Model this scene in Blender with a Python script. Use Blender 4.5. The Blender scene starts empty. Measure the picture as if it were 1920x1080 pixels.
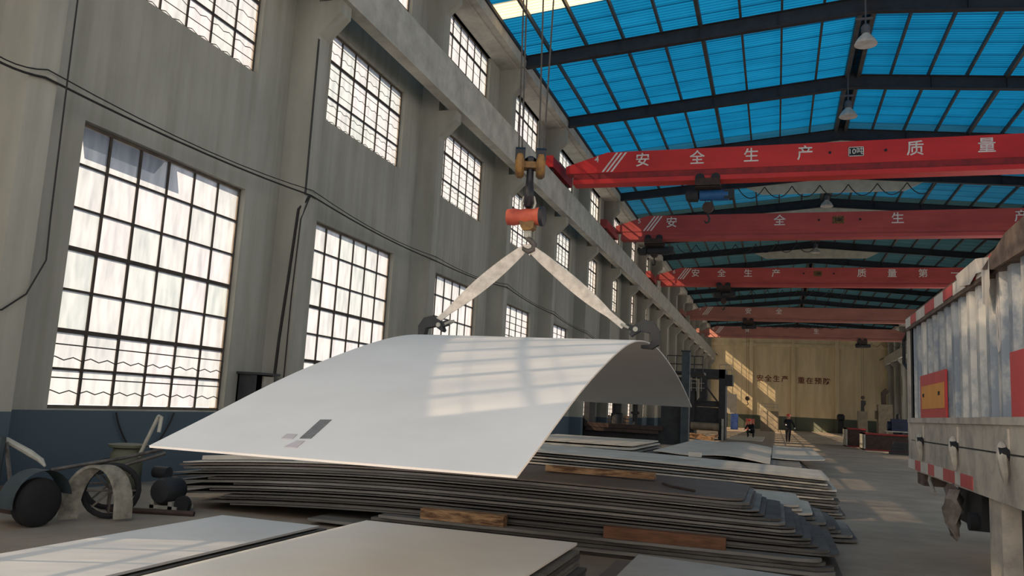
import bpy, math, random
from mathutils import Vector, Matrix
random.seed(7)
SC = bpy.context.scene
COL = SC.collection

# ------------------------------------------------------------------ camera
CAM_H = 1.45
yaw, pit, rol, FPX = -0.31972676, 0.14339511, 0.05385871, 1516.66
fw = Vector((math.sin(yaw)*math.cos(pit), math.cos(yaw)*math.cos(pit), math.sin(pit)))
rt = Vector((math.cos(yaw), -math.sin(yaw), 0)); up = rt.cross(fw)
r2 = rt*math.cos(rol)+up*math.sin(rol); u2 = up*math.cos(rol)-rt*math.sin(rol)
cam_d = bpy.data.cameras.new('camera'); cam_d.sensor_width = 36; cam_d.lens = FPX*36/1920
cam_d.clip_end = 500; cam_d.clip_start = .05
cam = bpy.data.objects.new('camera', cam_d); COL.objects.link(cam)
cam.matrix_world = Matrix(((r2.x, u2.x, -fw.x, 0), (r2.y, u2.y, -fw.y, 0), (r2.z, u2.z, -fw.z, CAM_H), (0, 0, 0, 1)))
SC.camera = cam
# ------------------------------------------------------------------ world, sun, exposure
W = bpy.data.worlds.new('world'); SC.world = W; W.use_nodes = True
bg = W.node_tree.nodes['Background']; bg.inputs['Color'].default_value = (1, .955, .90, 1); bg.inputs['Strength'].default_value = 1.7
sd = bpy.data.lights.new('sun', 'SUN'); sd.energy = 25.0; sd.angle = math.radians(.3); sd.color = (1, .75, .49)
sun = bpy.data.objects.new('sun', sd); COL.objects.link(sun); sun.location = (-40, -20, 40)
sun.rotation_euler = Vector((1, .5, -.8)).to_track_quat('-Z', 'Y').to_euler()
vs = SC.view_settings; vs.view_transform = 'Standard'; vs.look = 'None'; vs.exposure = 0.0; vs.gamma = 1; vs.use_curve_mapping = False

# ------------------------------------------------------------------ helpers
def lin(c):
    return tuple(((x/255)/12.92 if x/255 <= .04045 else ((x/255+.055)/1.055)**2.4) for x in c)
def mat(name, c1, c2=None, rough=.7, metal=0, scale=2.5, stretch=(1, 1, 1), bump=0, spec=.3, contrast=(.35, .7), world=False):
    m = bpy.data.materials.new(name); m.use_nodes = True; nt = m.node_tree; N = nt.nodes; L = nt.links
    b = N['Principled BSDF']; b.inputs['Roughness'].default_value = rough; b.inputs['Metallic'].default_value = metal
    b.inputs['Specular IOR Level'].default_value = spec
    a = lin(c1)
    if c2 is None:
        b.inputs['Base Color'].default_value = (*a, 1); return m
    z = lin(c2)
    if world:
        tc = N.new('ShaderNodeNewGeometry'); src = tc.outputs['Position']
    else:
        tc = N.new('ShaderNodeTexCoord'); src = tc.outputs['Object']
    mp = N.new('ShaderNodeMapping'); mp.inputs['Scale'].default_value = stretch
    no = N.new('ShaderNodeTexNoise'); no.inputs['Scale'].default_value = scale; no.inputs['Detail'].default_value = 6
    no.inputs['Roughness'].default_value = .65
    rp = N.new('ShaderNodeValToRGB'); rp.color_ramp.elements[0].position = contrast[0]; rp.color_ramp.elements[1].position = contrast[1]
    rp.color_ramp.elements[0].color = (*a, 1); rp.color_ramp.elements[1].color = (*z, 1)
    L.new(src, mp.inputs['Vector']); L.new(mp.outputs['Vector'], no.inputs['Vector'])
    L.new(no.outputs['Fac'], rp.inputs['Fac']); L.new(rp.outputs['Color'], b.inputs['Base Color'])
    if bump:
        bp = N.new('ShaderNodeBump'); bp.inputs['Strength'].default_value = bump; bp.inputs['Distance'].default_value = .02
        L.new(no.outputs['Fac'], bp.inputs['Height']); L.new(bp.outputs['Normal'], b.inputs['Normal'])
    return m
def wall_mat(name, a, b_, dado, zline):
    m = mat(name, a, b_, rough=.85, scale=.9, stretch=(1, 1, .35), bump=.15, world=True, contrast=(.3, .75))
    nt = m.node_tree; N = nt.nodes; L = nt.links; bs = N['Principled BSDF']
    old = bs.inputs['Base Color'].links[0].from_socket
    g = N.new('ShaderNodeNewGeometry'); s = N.new('ShaderNodeSeparateXYZ'); L.new(g.outputs['Position'], s.inputs[0])
    # streaks of rain stain, thin in y and long in z
    mp = N.new('ShaderNodeMapping'); mp.inputs['Scale'].default_value = (1, 3.2, .12); L.new(g.outputs['Position'], mp.inputs['Vector'])
    n2 = N.new('ShaderNodeTexNoise'); n2.inputs['Scale'].default_value = 1.6; n2.inputs['Detail'].default_value = 5; L.new(mp.outputs[0], n2.inputs['Vector'])
    r2_ = N.new('ShaderNodeValToRGB'); r2_.color_ramp.elements[0].position = .35; r2_.color_ramp.elements[1].position = .62
    r2_.color_ramp.elements[0].color = (.80, .80, .77, 1); r2_.color_ramp.elements[1].color = (1, 1, 1, 1); L.new(n2.outputs['Fac'], r2_.inputs['Fac'])
    mu = N.new('ShaderNodeMix'); mu.data_type = 'RGBA'; mu.blend_type = 'MULTIPLY'; mu.inputs[0].default_value = .8
    L.new(old, mu.inputs[6]); L.new(r2_.outputs['Color'], mu.inputs[7])
    lt = N.new('ShaderNodeMath'); lt.operation = 'LESS_THAN'; lt.inputs[1].default_value = zline; L.new(s.outputs['Z'], lt.inputs[0])
    mx = N.new('ShaderNodeMix'); mx.data_type = 'RGBA'; L.new(lt.outputs[0], mx.inputs[0]); L.new(mu.outputs[2], mx.inputs[6])
    mx.inputs[7].default_value = (*lin(dado), 1); L.new(mx.outputs[2], bs.inputs['Base Color'])
    return m
def pane_mat(name, trans, tcol, rnd=True, var=.1):
    m = bpy.data.materials.new(name); m.use_nodes = True; nt = m.node_tree; N = nt.nodes; L = nt.links
    N.remove(N['Principled BSDF']); out = N['Material Output']
    tr = N.new('ShaderNodeBsdfTransparent'); tr.inputs[0].default_value = (.96, .97, .97, 1)
    tl = N.new('ShaderNodeBsdfTranslucent'); tl.inputs[0].default_value = (*tcol, 1)
    mx = N.new('ShaderNodeMixShader'); L.new(tr.outputs[0], mx.inputs[1]); L.new(tl.outputs[0], mx.inputs[2]); L.new(mx.outputs[0], out.inputs[0])
    no = N.new('ShaderNodeTexNoise'); no.inputs['Scale'].default_value = 2.2; no.inputs['Detail'].default_value = 6
    tc = N.new('ShaderNodeNewGeometry'); mp = N.new('ShaderNodeMapping'); mp.inputs['Scale'].default_value = (1, 2, .6)
    L.new(tc.outputs['Position'], mp.inputs[0]); L.new(mp.outputs[0], no.inputs['Vector'])
    mr = N.new('ShaderNodeMapRange'); mr.inputs[3].default_value = 1-trans-var; mr.inputs[4].default_value = 1-trans+var
    mr.inputs[1].default_value = .3; mr.inputs[2].default_value = .7; L.new(no.outputs['Fac'], mr.inputs[0]); L.new(mr.outputs[0], mx.inputs[0])
    if rnd:
        oi = N.new('ShaderNodeObjectInfo'); hs = N.new('ShaderNodeValToRGB'); cr = hs.color_ramp
        cr.elements[0].color = (tcol[0]*1.06, tcol[1]*1.0, tcol[2]*1.04, 1); cr.elements[1].color = (tcol[0]*.9, tcol[1]*.95, tcol[2]*.94, 1)
        L.new(oi.outputs['Random'], hs.inputs[0]); n3 = N.new('ShaderNodeTexNoise'); n3.inputs['Scale'].default_value = 1.5; n3.inputs['Detail'].default_value = 8; m3 = N.new('ShaderNodeMapping'); m3.inputs['Scale'].default_value = (1, 5, 1.2); L.new(tc.outputs['Position'], m3.inputs[0]); L.new(m3.outputs[0], n3.inputs['Vector'])
        r3 = N.new('ShaderNodeValToRGB'); r3.color_ramp.elements[0].position = .3; r3.color_ramp.elements[1].position = .62; r3.color_ramp.elements[0].color = (.68, .72, .74, 1); r3.color_ramp.elements[1].color = (1, 1, 1, 1); L.new(n3.outputs['Fac'], r3.inputs[0])
        mu = N.new('ShaderNodeMix'); mu.data_type = 'RGBA'; mu.blend_type = 'MULTIPLY'; mu.inputs[0].default_value = 1; L.new(hs.outputs[0], mu.inputs[6]); L.new(r3.outputs[0], mu.inputs[7]); L.new(mu.outputs[2], tl.inputs[0])
    return m
def sheet_mat(name, col, refl):
    m = bpy.data.materials.new(name); m.use_nodes = True; nt = m.node_tree; N = nt.nodes; L = nt.links
    N.remove(N['Principled BSDF']); out = N['Material Output']
    tl = N.new('ShaderNodeBsdfTranslucent'); di = N.new('ShaderNodeBsdfDiffuse'); ad = N.new('ShaderNodeAddShader')
    g = N.new('ShaderNodeNewGeometry'); mp = N.new('ShaderNodeMapping'); mp.inputs['Scale'].default_value = (.35, 1.3, .3)
    no = N.new('ShaderNodeTexNoise'); no.inputs['Scale'].default_value = 1.1; no.inputs['Detail'].default_value = 6
    L.new(g.outputs['Position'], mp.inputs[0]); L.new(mp.outputs[0], no.inputs['Vector'])
    rp = N.new('ShaderNodeValToRGB'); rp.color_ramp.elements[0].position = .3; rp.color_ramp.elements[1].position = .72
    rp.color_ramp.elements[0].color = (col[0]*.6, col[1]*.68, col[2]*.72, 1); rp.color_ramp.elements[1].color = (*col, 1)
    L.new(no.outputs['Fac'], rp.inputs[0]); L.new(rp.outputs[0], tl.inputs[0]); di.inputs[0].default_value = (*refl, 1)
    L.new(tl.outputs[0], ad.inputs[0]); L.new(di.outputs[0], ad.inputs[1]); L.new(ad.outputs[0], out.inputs[0])
    return m

class MB:
    def __init__(s): s.v = []; s.f = []; s.mi = []
    def add(s, vs_, fs, mi=0):
        n = len(s.v); s.v += [tuple(p) for p in vs_]; s.f += [tuple(i+n for i in q) for q in fs]; s.mi += [mi]*len(fs); return s
    def box(s, x0, x1, y0, y1, z0, z1, mi=0):
        return s.add([(x0, y0, z0), (x1, y0, z0), (x1, y1, z0), (x0, y1, z0), (x0, y0, z1), (x1, y0, z1), (x1, y1, z1), (x0, y1, z1)],
                     [(0, 3, 2, 1), (4, 5, 6, 7), (0, 1, 5, 4), (1, 2, 6, 5), (2, 3, 7, 6), (3, 0, 4, 7)], mi)
    def obox(s, c, size, R=None, mi=0):
        R = R or Matrix.Identity(3); c = Vector(c); a, b, d = [q/2 for q in size]
        P = [c+R@Vector((i*a, j*b, k*d)) for k in (-1, 1) for i, j in ((-1, -1), (1, -1), (1, 1), (-1, 1))]
        return s.add(P, [(0, 3, 2, 1), (4, 5, 6, 7), (0, 1, 5, 4), (1, 2, 6, 5), (2, 3, 7, 6), (3, 0, 4, 7)], mi)
    def bar(s, a, b, w, h, mi=0):
        a = Vector(a); b = Vector(b); d = (b-a); q = d.to_track_quat('Y', 'Z').to_matrix()
        return s.obox((a+b)/2, (w, d.length, h), q, mi)
    def tube(s, pts, r, n=6, cap=True, mi=0):
        pts = [Vector(p) for p in pts]; rs = r if isinstance(r, (list, tuple)) else [r]*len(pts)
        t = (pts[1]-pts[0]).normalized(); ref = Vector((0, 0, 1)) if abs(t.z) < .9 else Vector((1, 0, 0)); u = t.cross(ref).normalized()
        V = []
        for i, p in enumerate(pts):
            a = pts[max(i-1, 0)]; b = pts[min(i+1, len(pts)-1)]; t = (b-a).normalized(); u = (u-t*u.dot(t)).normalized(); w = t.cross(u)
            V += [p+(u*math.cos(2*math.pi*k/n)+w*math.sin(2*math.pi*k/n))*rs[i] for k in range(n)]
        F = [(i*n+k, i*n+(k+1) % n, (i+1)*n+(k+1) % n, (i+1)*n+k) for i in range(len(pts)-1) for k in range(n)]
        if cap: F += [tuple(range(n-1, -1, -1)), tuple((len(pts)-1)*n+k for k in range(n))]
        return s.add(V, F, mi)
    def lathe(s, prof, c, axis='Z', n=20, mi=0):
        c = Vector(c); V = []
        for r, h in prof:
            for k in range(n):
                a = 2*math.pi*k/n; p = (r*math.cos(a), r*math.sin(a), h)
                if axis == 'X': p = (p[2], p[0], p[1])
                if axis == 'Y': p = (p[0], p[2], -p[1])
                V.append(c+Vector(p))
        m = len(prof); F = [(i*n+k, i*n+(k+1) % n, (i+1)*n+(k+1) % n, (i+1)*n+k) for i in range(m-1) for k in range(n)]
        if prof[0][0] > 1e-4: F.append(tuple(range(n-1, -1, -1)))
        if prof[-1][0] > 1e-4: F.append(tuple((m-1)*n+k for k in range(n)))
        return s.add(V, F, mi)
    def prism(s, poly, a, b, plane='XZ', mi=0):
        def P(u, v, w): return {'XZ': (u, w, v), 'YZ': (w, u, v), 'XY': (u, v, w)}[plane]
        n = len(poly); V = [P(u, v, a) for u, v in poly]+[P(u, v, b) for u, v in poly]
        F = [tuple(range(n)), tuple(range(2*n-1, n-1, -1))]+[(i, i+n, (i+1) % n+n, (i+1) % n) for i in range(n)]
        return s.add(V, F, mi)
    def plate(s, cols, t, mi=0):
        n = len(cols); A = [Vector(c[0]) for c in cols]; B = [Vector(c[1]) for c in cols]; V = []
        for i in range(n):
            d = A[min(i+1, n-1)]-A[max(i-1, 0)]; w = B[i]-A[i]; nn = d.cross(w)
            if nn.length < 1e-6: nn = Vector((0, 0, 1))
            nn.normalize(); nn = nn if nn.z > 0 else -nn
            V += [A[i], B[i], B[i]-nn*t, A[i]-nn*t]
        F = []
        for i in range(n-1):
            a = 4*i; b = a+4
            for k in range(4): F.append((a+k, b+k, b+(k+1) % 4, a+(k+1) % 4))
        F += [(3, 2, 1, 0), tuple(4*(n-1)+k for k in range(4))]
        return s.add(V, F, mi)
    def mesh(s, name, loc=(0, 0, 0), smooth=False):
        me = bpy.data.meshes.new(name); me.from_pydata([(x-loc[0], y-loc[1], z-loc[2]) for x, y, z in s.v], [], s.f)
        if any(s.mi): me.polygons.foreach_set('material_index', s.mi)
        import bmesh
        bm = bmesh.new(); bm.from_mesh(me); bmesh.ops.recalc_face_normals(bm, faces=bm.faces); bm.to_mesh(me); bm.free()
        if smooth:
            me.polygons.foreach_set('use_smooth', [True]*len(me.polygons))
            if hasattr(me, 'set_sharp_from_angle'): me.set_sharp_from_angle(angle=math.radians(40))
        return me
LOC = {}
def tag(o, label=None, cat=None, group=None, kind=None):
    if label: o['label'] = label
    if cat: o['category'] = cat
    if group: o['group'] = group
    if kind: o['kind'] = kind
    return o
def raw(name, me, parent=None, loc=(0, 0, 0), rot=None):
    o = bpy.data.objects.new(name, me); COL.objects.link(o); o.location = loc
    if rot: o.rotation_euler = rot
    if parent: o.parent = parent
    return o
def thing(name, label, cat, loc=(0, 0, 0), group=None):
    o = raw(name, None, None, loc); o.empty_display_size = .2; LOC[o] = Vector(loc); return tag(o, label, cat, group)
def part(name, mb, m, parent, smooth=False, label=None, kind=None):
    L = LOC.get(parent, Vector((0, 0, 0))); me = mb.mesh(name, L, smooth)
    for q in (m if isinstance(m, (list, tuple)) else [m]): me.materials.append(q)
    o = raw(name, me, parent); LOC[o] = L
    if label: o['label'] = label
    if kind: o['kind'] = kind
    return o
def single(name, mb, m, label, cat, group=None, loc=None, smooth=False):
    if loc is None:
        xs, ys, zs = zip(*mb.v); loc = ((min(xs)+max(xs))/2, (min(ys)+max(ys))/2, min(zs))
    me = mb.mesh(name, loc, smooth)
    for q in (m if isinstance(m, (list, tuple)) else [m]): me.materials.append(q)
    o = raw(name, me, None, loc); LOC[o] = Vector(loc); return tag(o, label, cat, group)
def struct(name, mb, m, smooth=False):
    me = mb.mesh(name, (0, 0, 0), smooth); me.materials.append(m); o = raw(name, me); LOC[o] = Vector((0, 0, 0)); return tag(o, kind='structure')
def glyph(ch, size, m, parent, loc, name='lettering', bold=.012, rot=(math.pi/2, 0, 0), ext=.012):
    c = bpy.data.curves.new('glyph', 'FONT'); c.body = ch; c.size = size; c.align_x = 'CENTER'; c.align_y = 'CENTER'; c.extrude = ext; c.offset = bold*size; c.resolution_u = 3
    o = bpy.data.objects.new('glyph', c); COL.objects.link(o); bpy.context.view_layer.update()
    me = bpy.data.meshes.new_from_object(o.evaluated_get(bpy.context.evaluated_depsgraph_get())); bpy.data.objects.remove(o); bpy.data.curves.remove(c)
    me.materials.clear(); me.materials.append(m)
    p = raw(name, me, parent, Vector(loc)-LOC.get(parent, Vector((0, 0, 0))), rot); return p

# ------------------------------------------------------------------ materials
M = dict(
 wall=wall_mat('wall_paint', (158, 156, 147), (132, 131, 123), (66, 80, 90), 1.06),
 wall_back=wall_mat('back_wall_paint', (224, 204, 166), (206, 188, 154), (92, 98, 86), 1.9),
 conc=mat('concrete', (176, 172, 162), (142, 140, 132), rough=.9, scale=1.6, bump=.2, world=True),
 floor=mat('floor_concrete', (158, 144, 128), (118, 107, 96), rough=.62, scale=.7, bump=.1, world=True),
 steel=mat('roof_steel', (46, 50, 58), (32, 36, 42), rough=.6),
 purlin=mat('purlin_steel', (74, 72, 70), (52, 54, 56), rough=.6),
 bar=mat('window_iron', (66, 58, 52), (44, 40, 38), rough=.7, scale=6),
 frame=mat('window_frame', (88, 80, 72), (60, 54, 50), rough=.7, scale=5),
 pane=pane_mat('dirty_glass', .06, (.152, .174, .212), var=.035),
 pane_mid=pane_mat('half_clean_glass', .20, (.16, .17, .19), var=.05),
 pane_clear=pane_mat('clear_glass', .6, (.16, .17, .19)),
 grille=mat('outer_grille_white', (232, 230, 226), (214, 212, 208)),
 awning=mat('awning_grey', (150, 146, 150), (120, 116, 120)),
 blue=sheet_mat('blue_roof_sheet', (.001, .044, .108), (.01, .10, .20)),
 blue2=sheet_mat('blue_roof_sheet_mid', (.003, .028, .06), (.02, .08, .13)),  # darker sheet for the middle of the hall
 blue3=sheet_mat('blue_roof_sheet_far', (.005, .012, .015), (.02, .05, .07)),  # darkest and greyest sheet, for the far part of the hall
 cream=sheet_mat('cream_roof_sheet', (.46, .38, .26), (.4, .36, .28)),
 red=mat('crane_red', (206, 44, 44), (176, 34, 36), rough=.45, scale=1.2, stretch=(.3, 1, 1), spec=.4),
 red2=mat('crane_red_haze_mid', (182, 78, 74), (150, 62, 60), rough=.6, scale=1.2, stretch=(.3, 1, 1)),  # haze of distance painted into the red of the middle cranes
 red3=mat('crane_red_haze_far', (168, 112, 100), (140, 94, 86), rough=.7, scale=1.2, stretch=(.3, 1, 1)),  # stronger haze painted into the red of the farthest cranes
 dred=mat('crane_dark_red', (150, 40, 42), (110, 34, 36), rough=.5),
 white=mat('white_paint', (226, 220, 214), (196, 186, 180), rough=.6, scale=6),
 black=mat('black_plate', (26, 26, 30), (38, 38, 42), rough=.5),
 dark=mat('dark_machinery', (48, 50, 52), (34, 34, 38), rough=.6, scale=4),
 darkbrown=mat('rusty_dark', (70, 54, 48), (46, 38, 36), rough=.75, scale=5),
 rope=mat('wire_rope', (62, 60, 58), (40, 40, 40), rough=.6, scale=20),
 yellow=mat('worn_yellow', (128, 94, 48), (58, 48, 38), rough=.6, scale=9),
 orange=mat('scale_orange', (176, 84, 60), (136, 54, 42), rough=.55, scale=6),
 web=mat('sling_webbing', (206, 198, 188), (168, 160, 150), rough=.9, scale=14, stretch=(1, 1, 1)),
 iron=mat('worn_iron', (104, 98, 92), (56, 52, 50), rough=.55, metal=.3, scale=9),
 plate=mat('plate_pale', (216, 213, 210), (205, 202, 199), rough=.5, scale=1.2, spec=.35),
 plate_f=mat('plate_front', (242, 235, 224), (232, 225, 214), rough=.45, scale=1.2, spec=.4),
 plate_u=mat('plate_grey', (168, 164, 158), (146, 142, 136), rough=.55, scale=1.5),
 plate_d=mat('plate_dark', (98, 94, 90), (62, 60, 58), rough=.6, scale=2.2, stretch=(.4, 1.5, 3)),
 plate_m=mat('plate_mid', (134, 130, 124), (84, 81, 77), rough=.6, scale=2.0, stretch=(.4, 1.5, 3)),
 plate_b=mat('plate_brown', (118, 106, 98), (94, 84, 78), rough=.6, scale=1.4),
 plate_l=mat('plate_light', (196, 188, 176), (168, 160, 148), rough=.55, scale=1.5),
 mark=mat('print_mark', (118, 118, 116), (96, 96, 96), rough=.7, scale=30),
 markp=mat('faint_print', (186, 176, 178), (172, 168, 168), rough=.7, scale=30),
 wood=mat('timber', (176, 140, 104), (92, 66, 48), rough=.85, scale=4, stretch=(1, 6, 6), bump=.4, contrast=(.4, .62)),
 wood2=mat('timber_brown', (122, 84, 62), (86, 60, 46), rough=.85, scale=4, stretch=(1, 6, 6), bump=.3),
 rubber=mat('rubber', (38, 38, 40), (26, 26, 28), rough=.85),
 teal=mat('machine_teal', (62, 72, 76), (44, 50, 54), rough=.6),
 olive=mat('machine_olive', (90, 92, 76), (60, 64, 56), rough=.65),
 pipe=mat('pipe_pale', (168, 166, 156), (120, 118, 110), rough=.5),
 belt=mat('canvas_belt', (140, 136, 124), (84, 80, 74), rough=.9, scale=8),
 cabinet=mat('cabinet_grey', (150, 148, 138), (118, 116, 108), rough=.6),
 trk=mat('truck_grey', (196, 186, 172), (150, 143, 134), rough=.6, scale=3, contrast=(.4, .66)),
 trk_rib=mat('truck_rib_paint', (136, 144, 154), (206, 202, 194), rough=.5, scale=2.2, stretch=(1, 1.2, .8), contrast=(.44, .60)),
 trk_dark=mat('truck_chassis', (40, 40, 42), (28, 28, 30), rough=.7),
 trk_rust=mat('truck_rust_rail', (120, 104, 94), (72, 58, 52), rough=.8, scale=6),
 tape_r=mat('tape_red', (204, 84, 84), (178, 66, 68), rough=.4),
 tape_w=mat('tape_white', (222, 214, 204), (190, 184, 176), rough=.4),
 plate_o=mat('reflector_orange', (232, 158, 66), (214, 140, 58), rough=.4),
 plate_r=mat('reflector_red', (208, 70, 72), (186, 58, 60), rough=.4),
 rag=mat('rag_cloth', (136, 126, 118), (88, 80, 76), rough=.95, scale=7),
 skin=mat('skin', (190, 140, 115)), cloth=mat('work_clothes', (30, 32, 38), (22, 24, 28), rough=.9), glove=mat('gloves', (224, 220, 214)),
 helmet=mat('helmet_red', (206, 70, 60), rough=.35), shoe=mat('shoe', (34, 30, 30)),
 lamp=mat('lamp_enamel', (196, 194, 190), (150, 148, 144), rough=.4), lampd=mat('lamp_housing', (84, 88, 96), (64, 66, 72)),
 btext=mat('red_paint_text', (110, 56, 46), (96, 50, 42), rough=.8),
 motorblue=mat('hoist_blue', (40, 96, 150), (34, 74, 120), rough=.5),
 tan=mat('machine_tan', (128, 116, 98), (98, 90, 78), rough=.7), navy=mat('machine_navy', (40, 50, 76), (28, 34, 50), rough=.6),
 bluebox=mat('blue_drum', (90, 120, 190), (70, 96, 160)), pinkb=mat('faded_red_box', (176, 108, 96), (150, 90, 82)),
 cable=mat('cable_black', (40, 38, 38), (28, 28, 28), rough=.7), gable=mat('gable_board', (196, 192, 176), (170, 166, 152), rough=.8),
)

XL, XR, XRIDGE = -9.1, 14.4, 2.65
Y0, Y1 = -1.3, 121.0
# ------------------------------------------------------------------ floor
struct('floor', MB().box(XL-.6, XR+.6, Y0, Y1+.4, -.25, 0), M['floor'])

# ------------------------------------------------------------------ side walls
ROWS = dict(L=(1.08, 5.03), M=(7.21, 9.25), U=(10.9, 12.83))
BAYS = list(range(-1, 19))
def wy(k, row):
    if k == -1: return .3, 3.9          # wider end bay
    return 8.35+6*k, 11.95+6*k
def side_wall(name, side):
    def bx(mb, r0, r1, y0, y1, z0, z1):      # r: distance from the wall's inner face into the hall
        a, b = (XL+r0, XL+r1) if side < 0 else (XR-r1, XR-r0)
        return mb.box(a, b, y0, y1, z0, z1)
    w = MB(); T = -.3
    zc = [0, 1.08, 5.03, 7.21, 9.25, 10.9, 12.83, 13.3]
    YO = Y0 if side < 0 else 102.0          # unseen lower right wall left out up to here to let in daylight
    for a, b in ((0, 1), (2, 3), (4, 5), (6, 7)): bx(w, T, 0, YO if a < 4 else Y0, Y1, zc[a], zc[b])
    for row in 'LMU':
        z0, z1 = ROWS[row]; cur = Y0 if row == 'U' else YO
        for a, b in sorted(wy(k, row) for k in BAYS):
            if a < cur: continue
            bx(w, T, 0, cur, a, z0, z1); cur = b
        bx(w, T, 0, cur, Y1, z0, z1)
    wl = struct(name, w, M['wall'])
    # columns with corbels (profile r,z)
    prof = [(-.02, 0), (.56, 0), (.56, 8.4), (1.0, 8.84), (1.0, 9.1), (.5, 9.1), (.5, 11.96), (.81, 12.27), (.81, 12.85), (-.02, 12.85)]
    me = None
    for k in range(-2, 18):
        y = 13.15+6*k if k > -2 else (-.2 if k == -2 else -4.85)
        if me is None:
            pts = [((XL+r) if side < 0 else (XR-r), z) for r, z in prof]
            me = MB().prism(pts, -.2, .2).mesh('column'); me.materials.append(M['wall'])
        raw('column', me, wl, (0, y, 0))
    g = MB(); bx(g, .8, 1.1, -2.995, 2.995, 9.1, 10.15); bx(g, .68, .799, -2.995, 2.995, 10.0, 10.15)
    gm = g.mesh('runway_girder'); gm.materials.append(M['conc'])
    for k in range(-1, 18): raw('runway_girder', gm, wl, (0, 16.15+6*k-3 if False else 10.15+6*k, 0))
    rail = MB(); bx(rail, .90, .98, Y0, Y1, 10.15, 10.25); part('crane_rail', rail, M['steel'], wl)
    e = MB(); bx(e, -.3, .62, Y0, Y1, 12.83, 12.95); part('gutter_slab', e, M['conc'], wl)
    e = MB(); bx(e, .55, .86, Y0, Y1, 12.86, 13.2); part('eave_beam', e, M['conc'], wl)
    e = MB(); bx(e, .72, .92, Y0, Y1, 13.2, 13.32); part('eave_channel', e, M['steel'], wl)
    return wl
wall_left = side_wall('wall_left', -1)
wall_right = side_wall('wall_right', 1)

# ------------------------------------------------------------------ windows (meshes shared; local origin at lower near corner, glass at x=-.13)
def wave(mb, y0, y1, z, x, amp=.022, per=.3, r=.008):
    n = int((y1-y0)/per*4); pts = [(x, y0+(y1-y0)*i/n, z+amp*(1 if i % 4 == 1 else -1 if i % 4 == 3 else 0)) for i in range(n+1)]
    mb.tube(pts, r, 4)
WW = 3.6
def win_set(row, dense=False, fine=False):
    z0, z1 = ROWS[row]; h = z1-z0; g = -.13; D = {}
    fr = MB(); t = .045
    fr.box(g-.03, g+.03, 0, t, 0, h).box(g-.03, g+.03, WW-t, WW, 0, h).box(g-.03, g+.03, 0, WW, 0, t).box(g-.03, g+.03, 0, WW, h-t, h)
    D['frame'] = [fr]
    if row == 'L' and not dense:
        ver = [.6*i for i in range(1, 6)]; hor = [(3.36, .028), (2.75, .028), (2.18, .06), (1.61, .032), (1.05, .06), (.53, .036)]
        rods = [.86, .41]; waves = [.67, .22]
    elif row == 'L':
        ver = [.72*i for i in range(1, 5)]; hor = [(2.2, .06)]; rods = [.2+.24*i for i in range(15)]; waves = []
    else:
        ver = [.6*i for i in range(1, 6)]; s = h/2.04
        hor = [(1.40*s, .055), (.60*s, .03)]; rods = [1.82*s, 1.21*s, .76*s, .25*s]; waves = [1.61*s, 1.0*s, .43*s, .07*s]
        if fine: ver = [.45*i for i in range(1, 8)]; waves = []
        if row == 'U': waves = [] ; rods = [1.7*s, 1.0*s, .33*s]
    D['mullion'] = [MB().box(g-.025, g+.025, y-(.03 if fine else .016)-(.008 if row == 'L' and i < 2 else 0), y+(.03 if fine else .016), t, h-t) for i, y in enumerate(ver)]
    D['transom'] = [MB().box(g-.028, g+.028, t, WW-t, z-w/2, z+w/2) for z, w in hor]
    bb = MB()
    for z in rods: bb.tube([(g+.04, .02, z), (g+.04, WW-.02, z)], .009 if not dense else .014, 4)
    for z in waves: wave(bb, .02, WW-.02, z, g+.04)
    D['guard_rods'] = [bb]
    ys = [t]+ver+[WW-t]; zs = [t]+sorted(z for z, w in hor)+[h-t]
    D['pane'] = [(ys[i]+.01, ys[i+1]-.01, zs[j]+.01, zs[j+1]-.01) for i in range(len(ys)-1) for j in range(len(zs)-1)]
    out = {}
    for kk in ('frame', 'mullion', 'transom', 'guard_rods'):
        out[kk] = []
        for mb in D[kk]:
            if not mb.v: continue
            me = mb.mesh(kk); me.materials.append(M['frame'] if kk == 'frame' else M['bar']); out[kk].append(me)
    out['pane'] = []
    cache = {}
    for a, b, c, d in D['pane']:
        key = (round(b-a, 3), round(d-c, 3))
        if key not in cache:
            me = MB().add([(g, -(b-a)/2, -(d-c)/2), (g, (b-a)/2, -(d-c)/2), (g, (b-a)/2, (d-c)/2), (g, -(b-a)/2, (d-c)/2)], [(0, 1, 2, 3)]).mesh('pane'); me.materials.append(M['pane']); cache[key] = me
        out['pane'].append((cache[key], (0, (a+b)/2, (c+d)/2)))
    me = MB().add([(g, t/2, t/2), (g, WW-t/2, t/2), (g, WW-t/2, h-t/2), (g, t/2, h-t/2)], [(0, 1, 2, 3)]).mesh('glazing'); me.materials.append(M['pane']); out['glazing'] = me; me = me.copy(); me.materials[0] = M['pane_clear']; out['clear'] = me; me = me.copy(); me.materials[0] = M['pane_mid']; out['mid'] = me
    return out
SETS = {'L': win_set('L'), 'M': win_set('M'), 'U': win_set('U'), 'D': win_set('L', True), 'E': win_set('M', False, True)}
wn = 0
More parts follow.
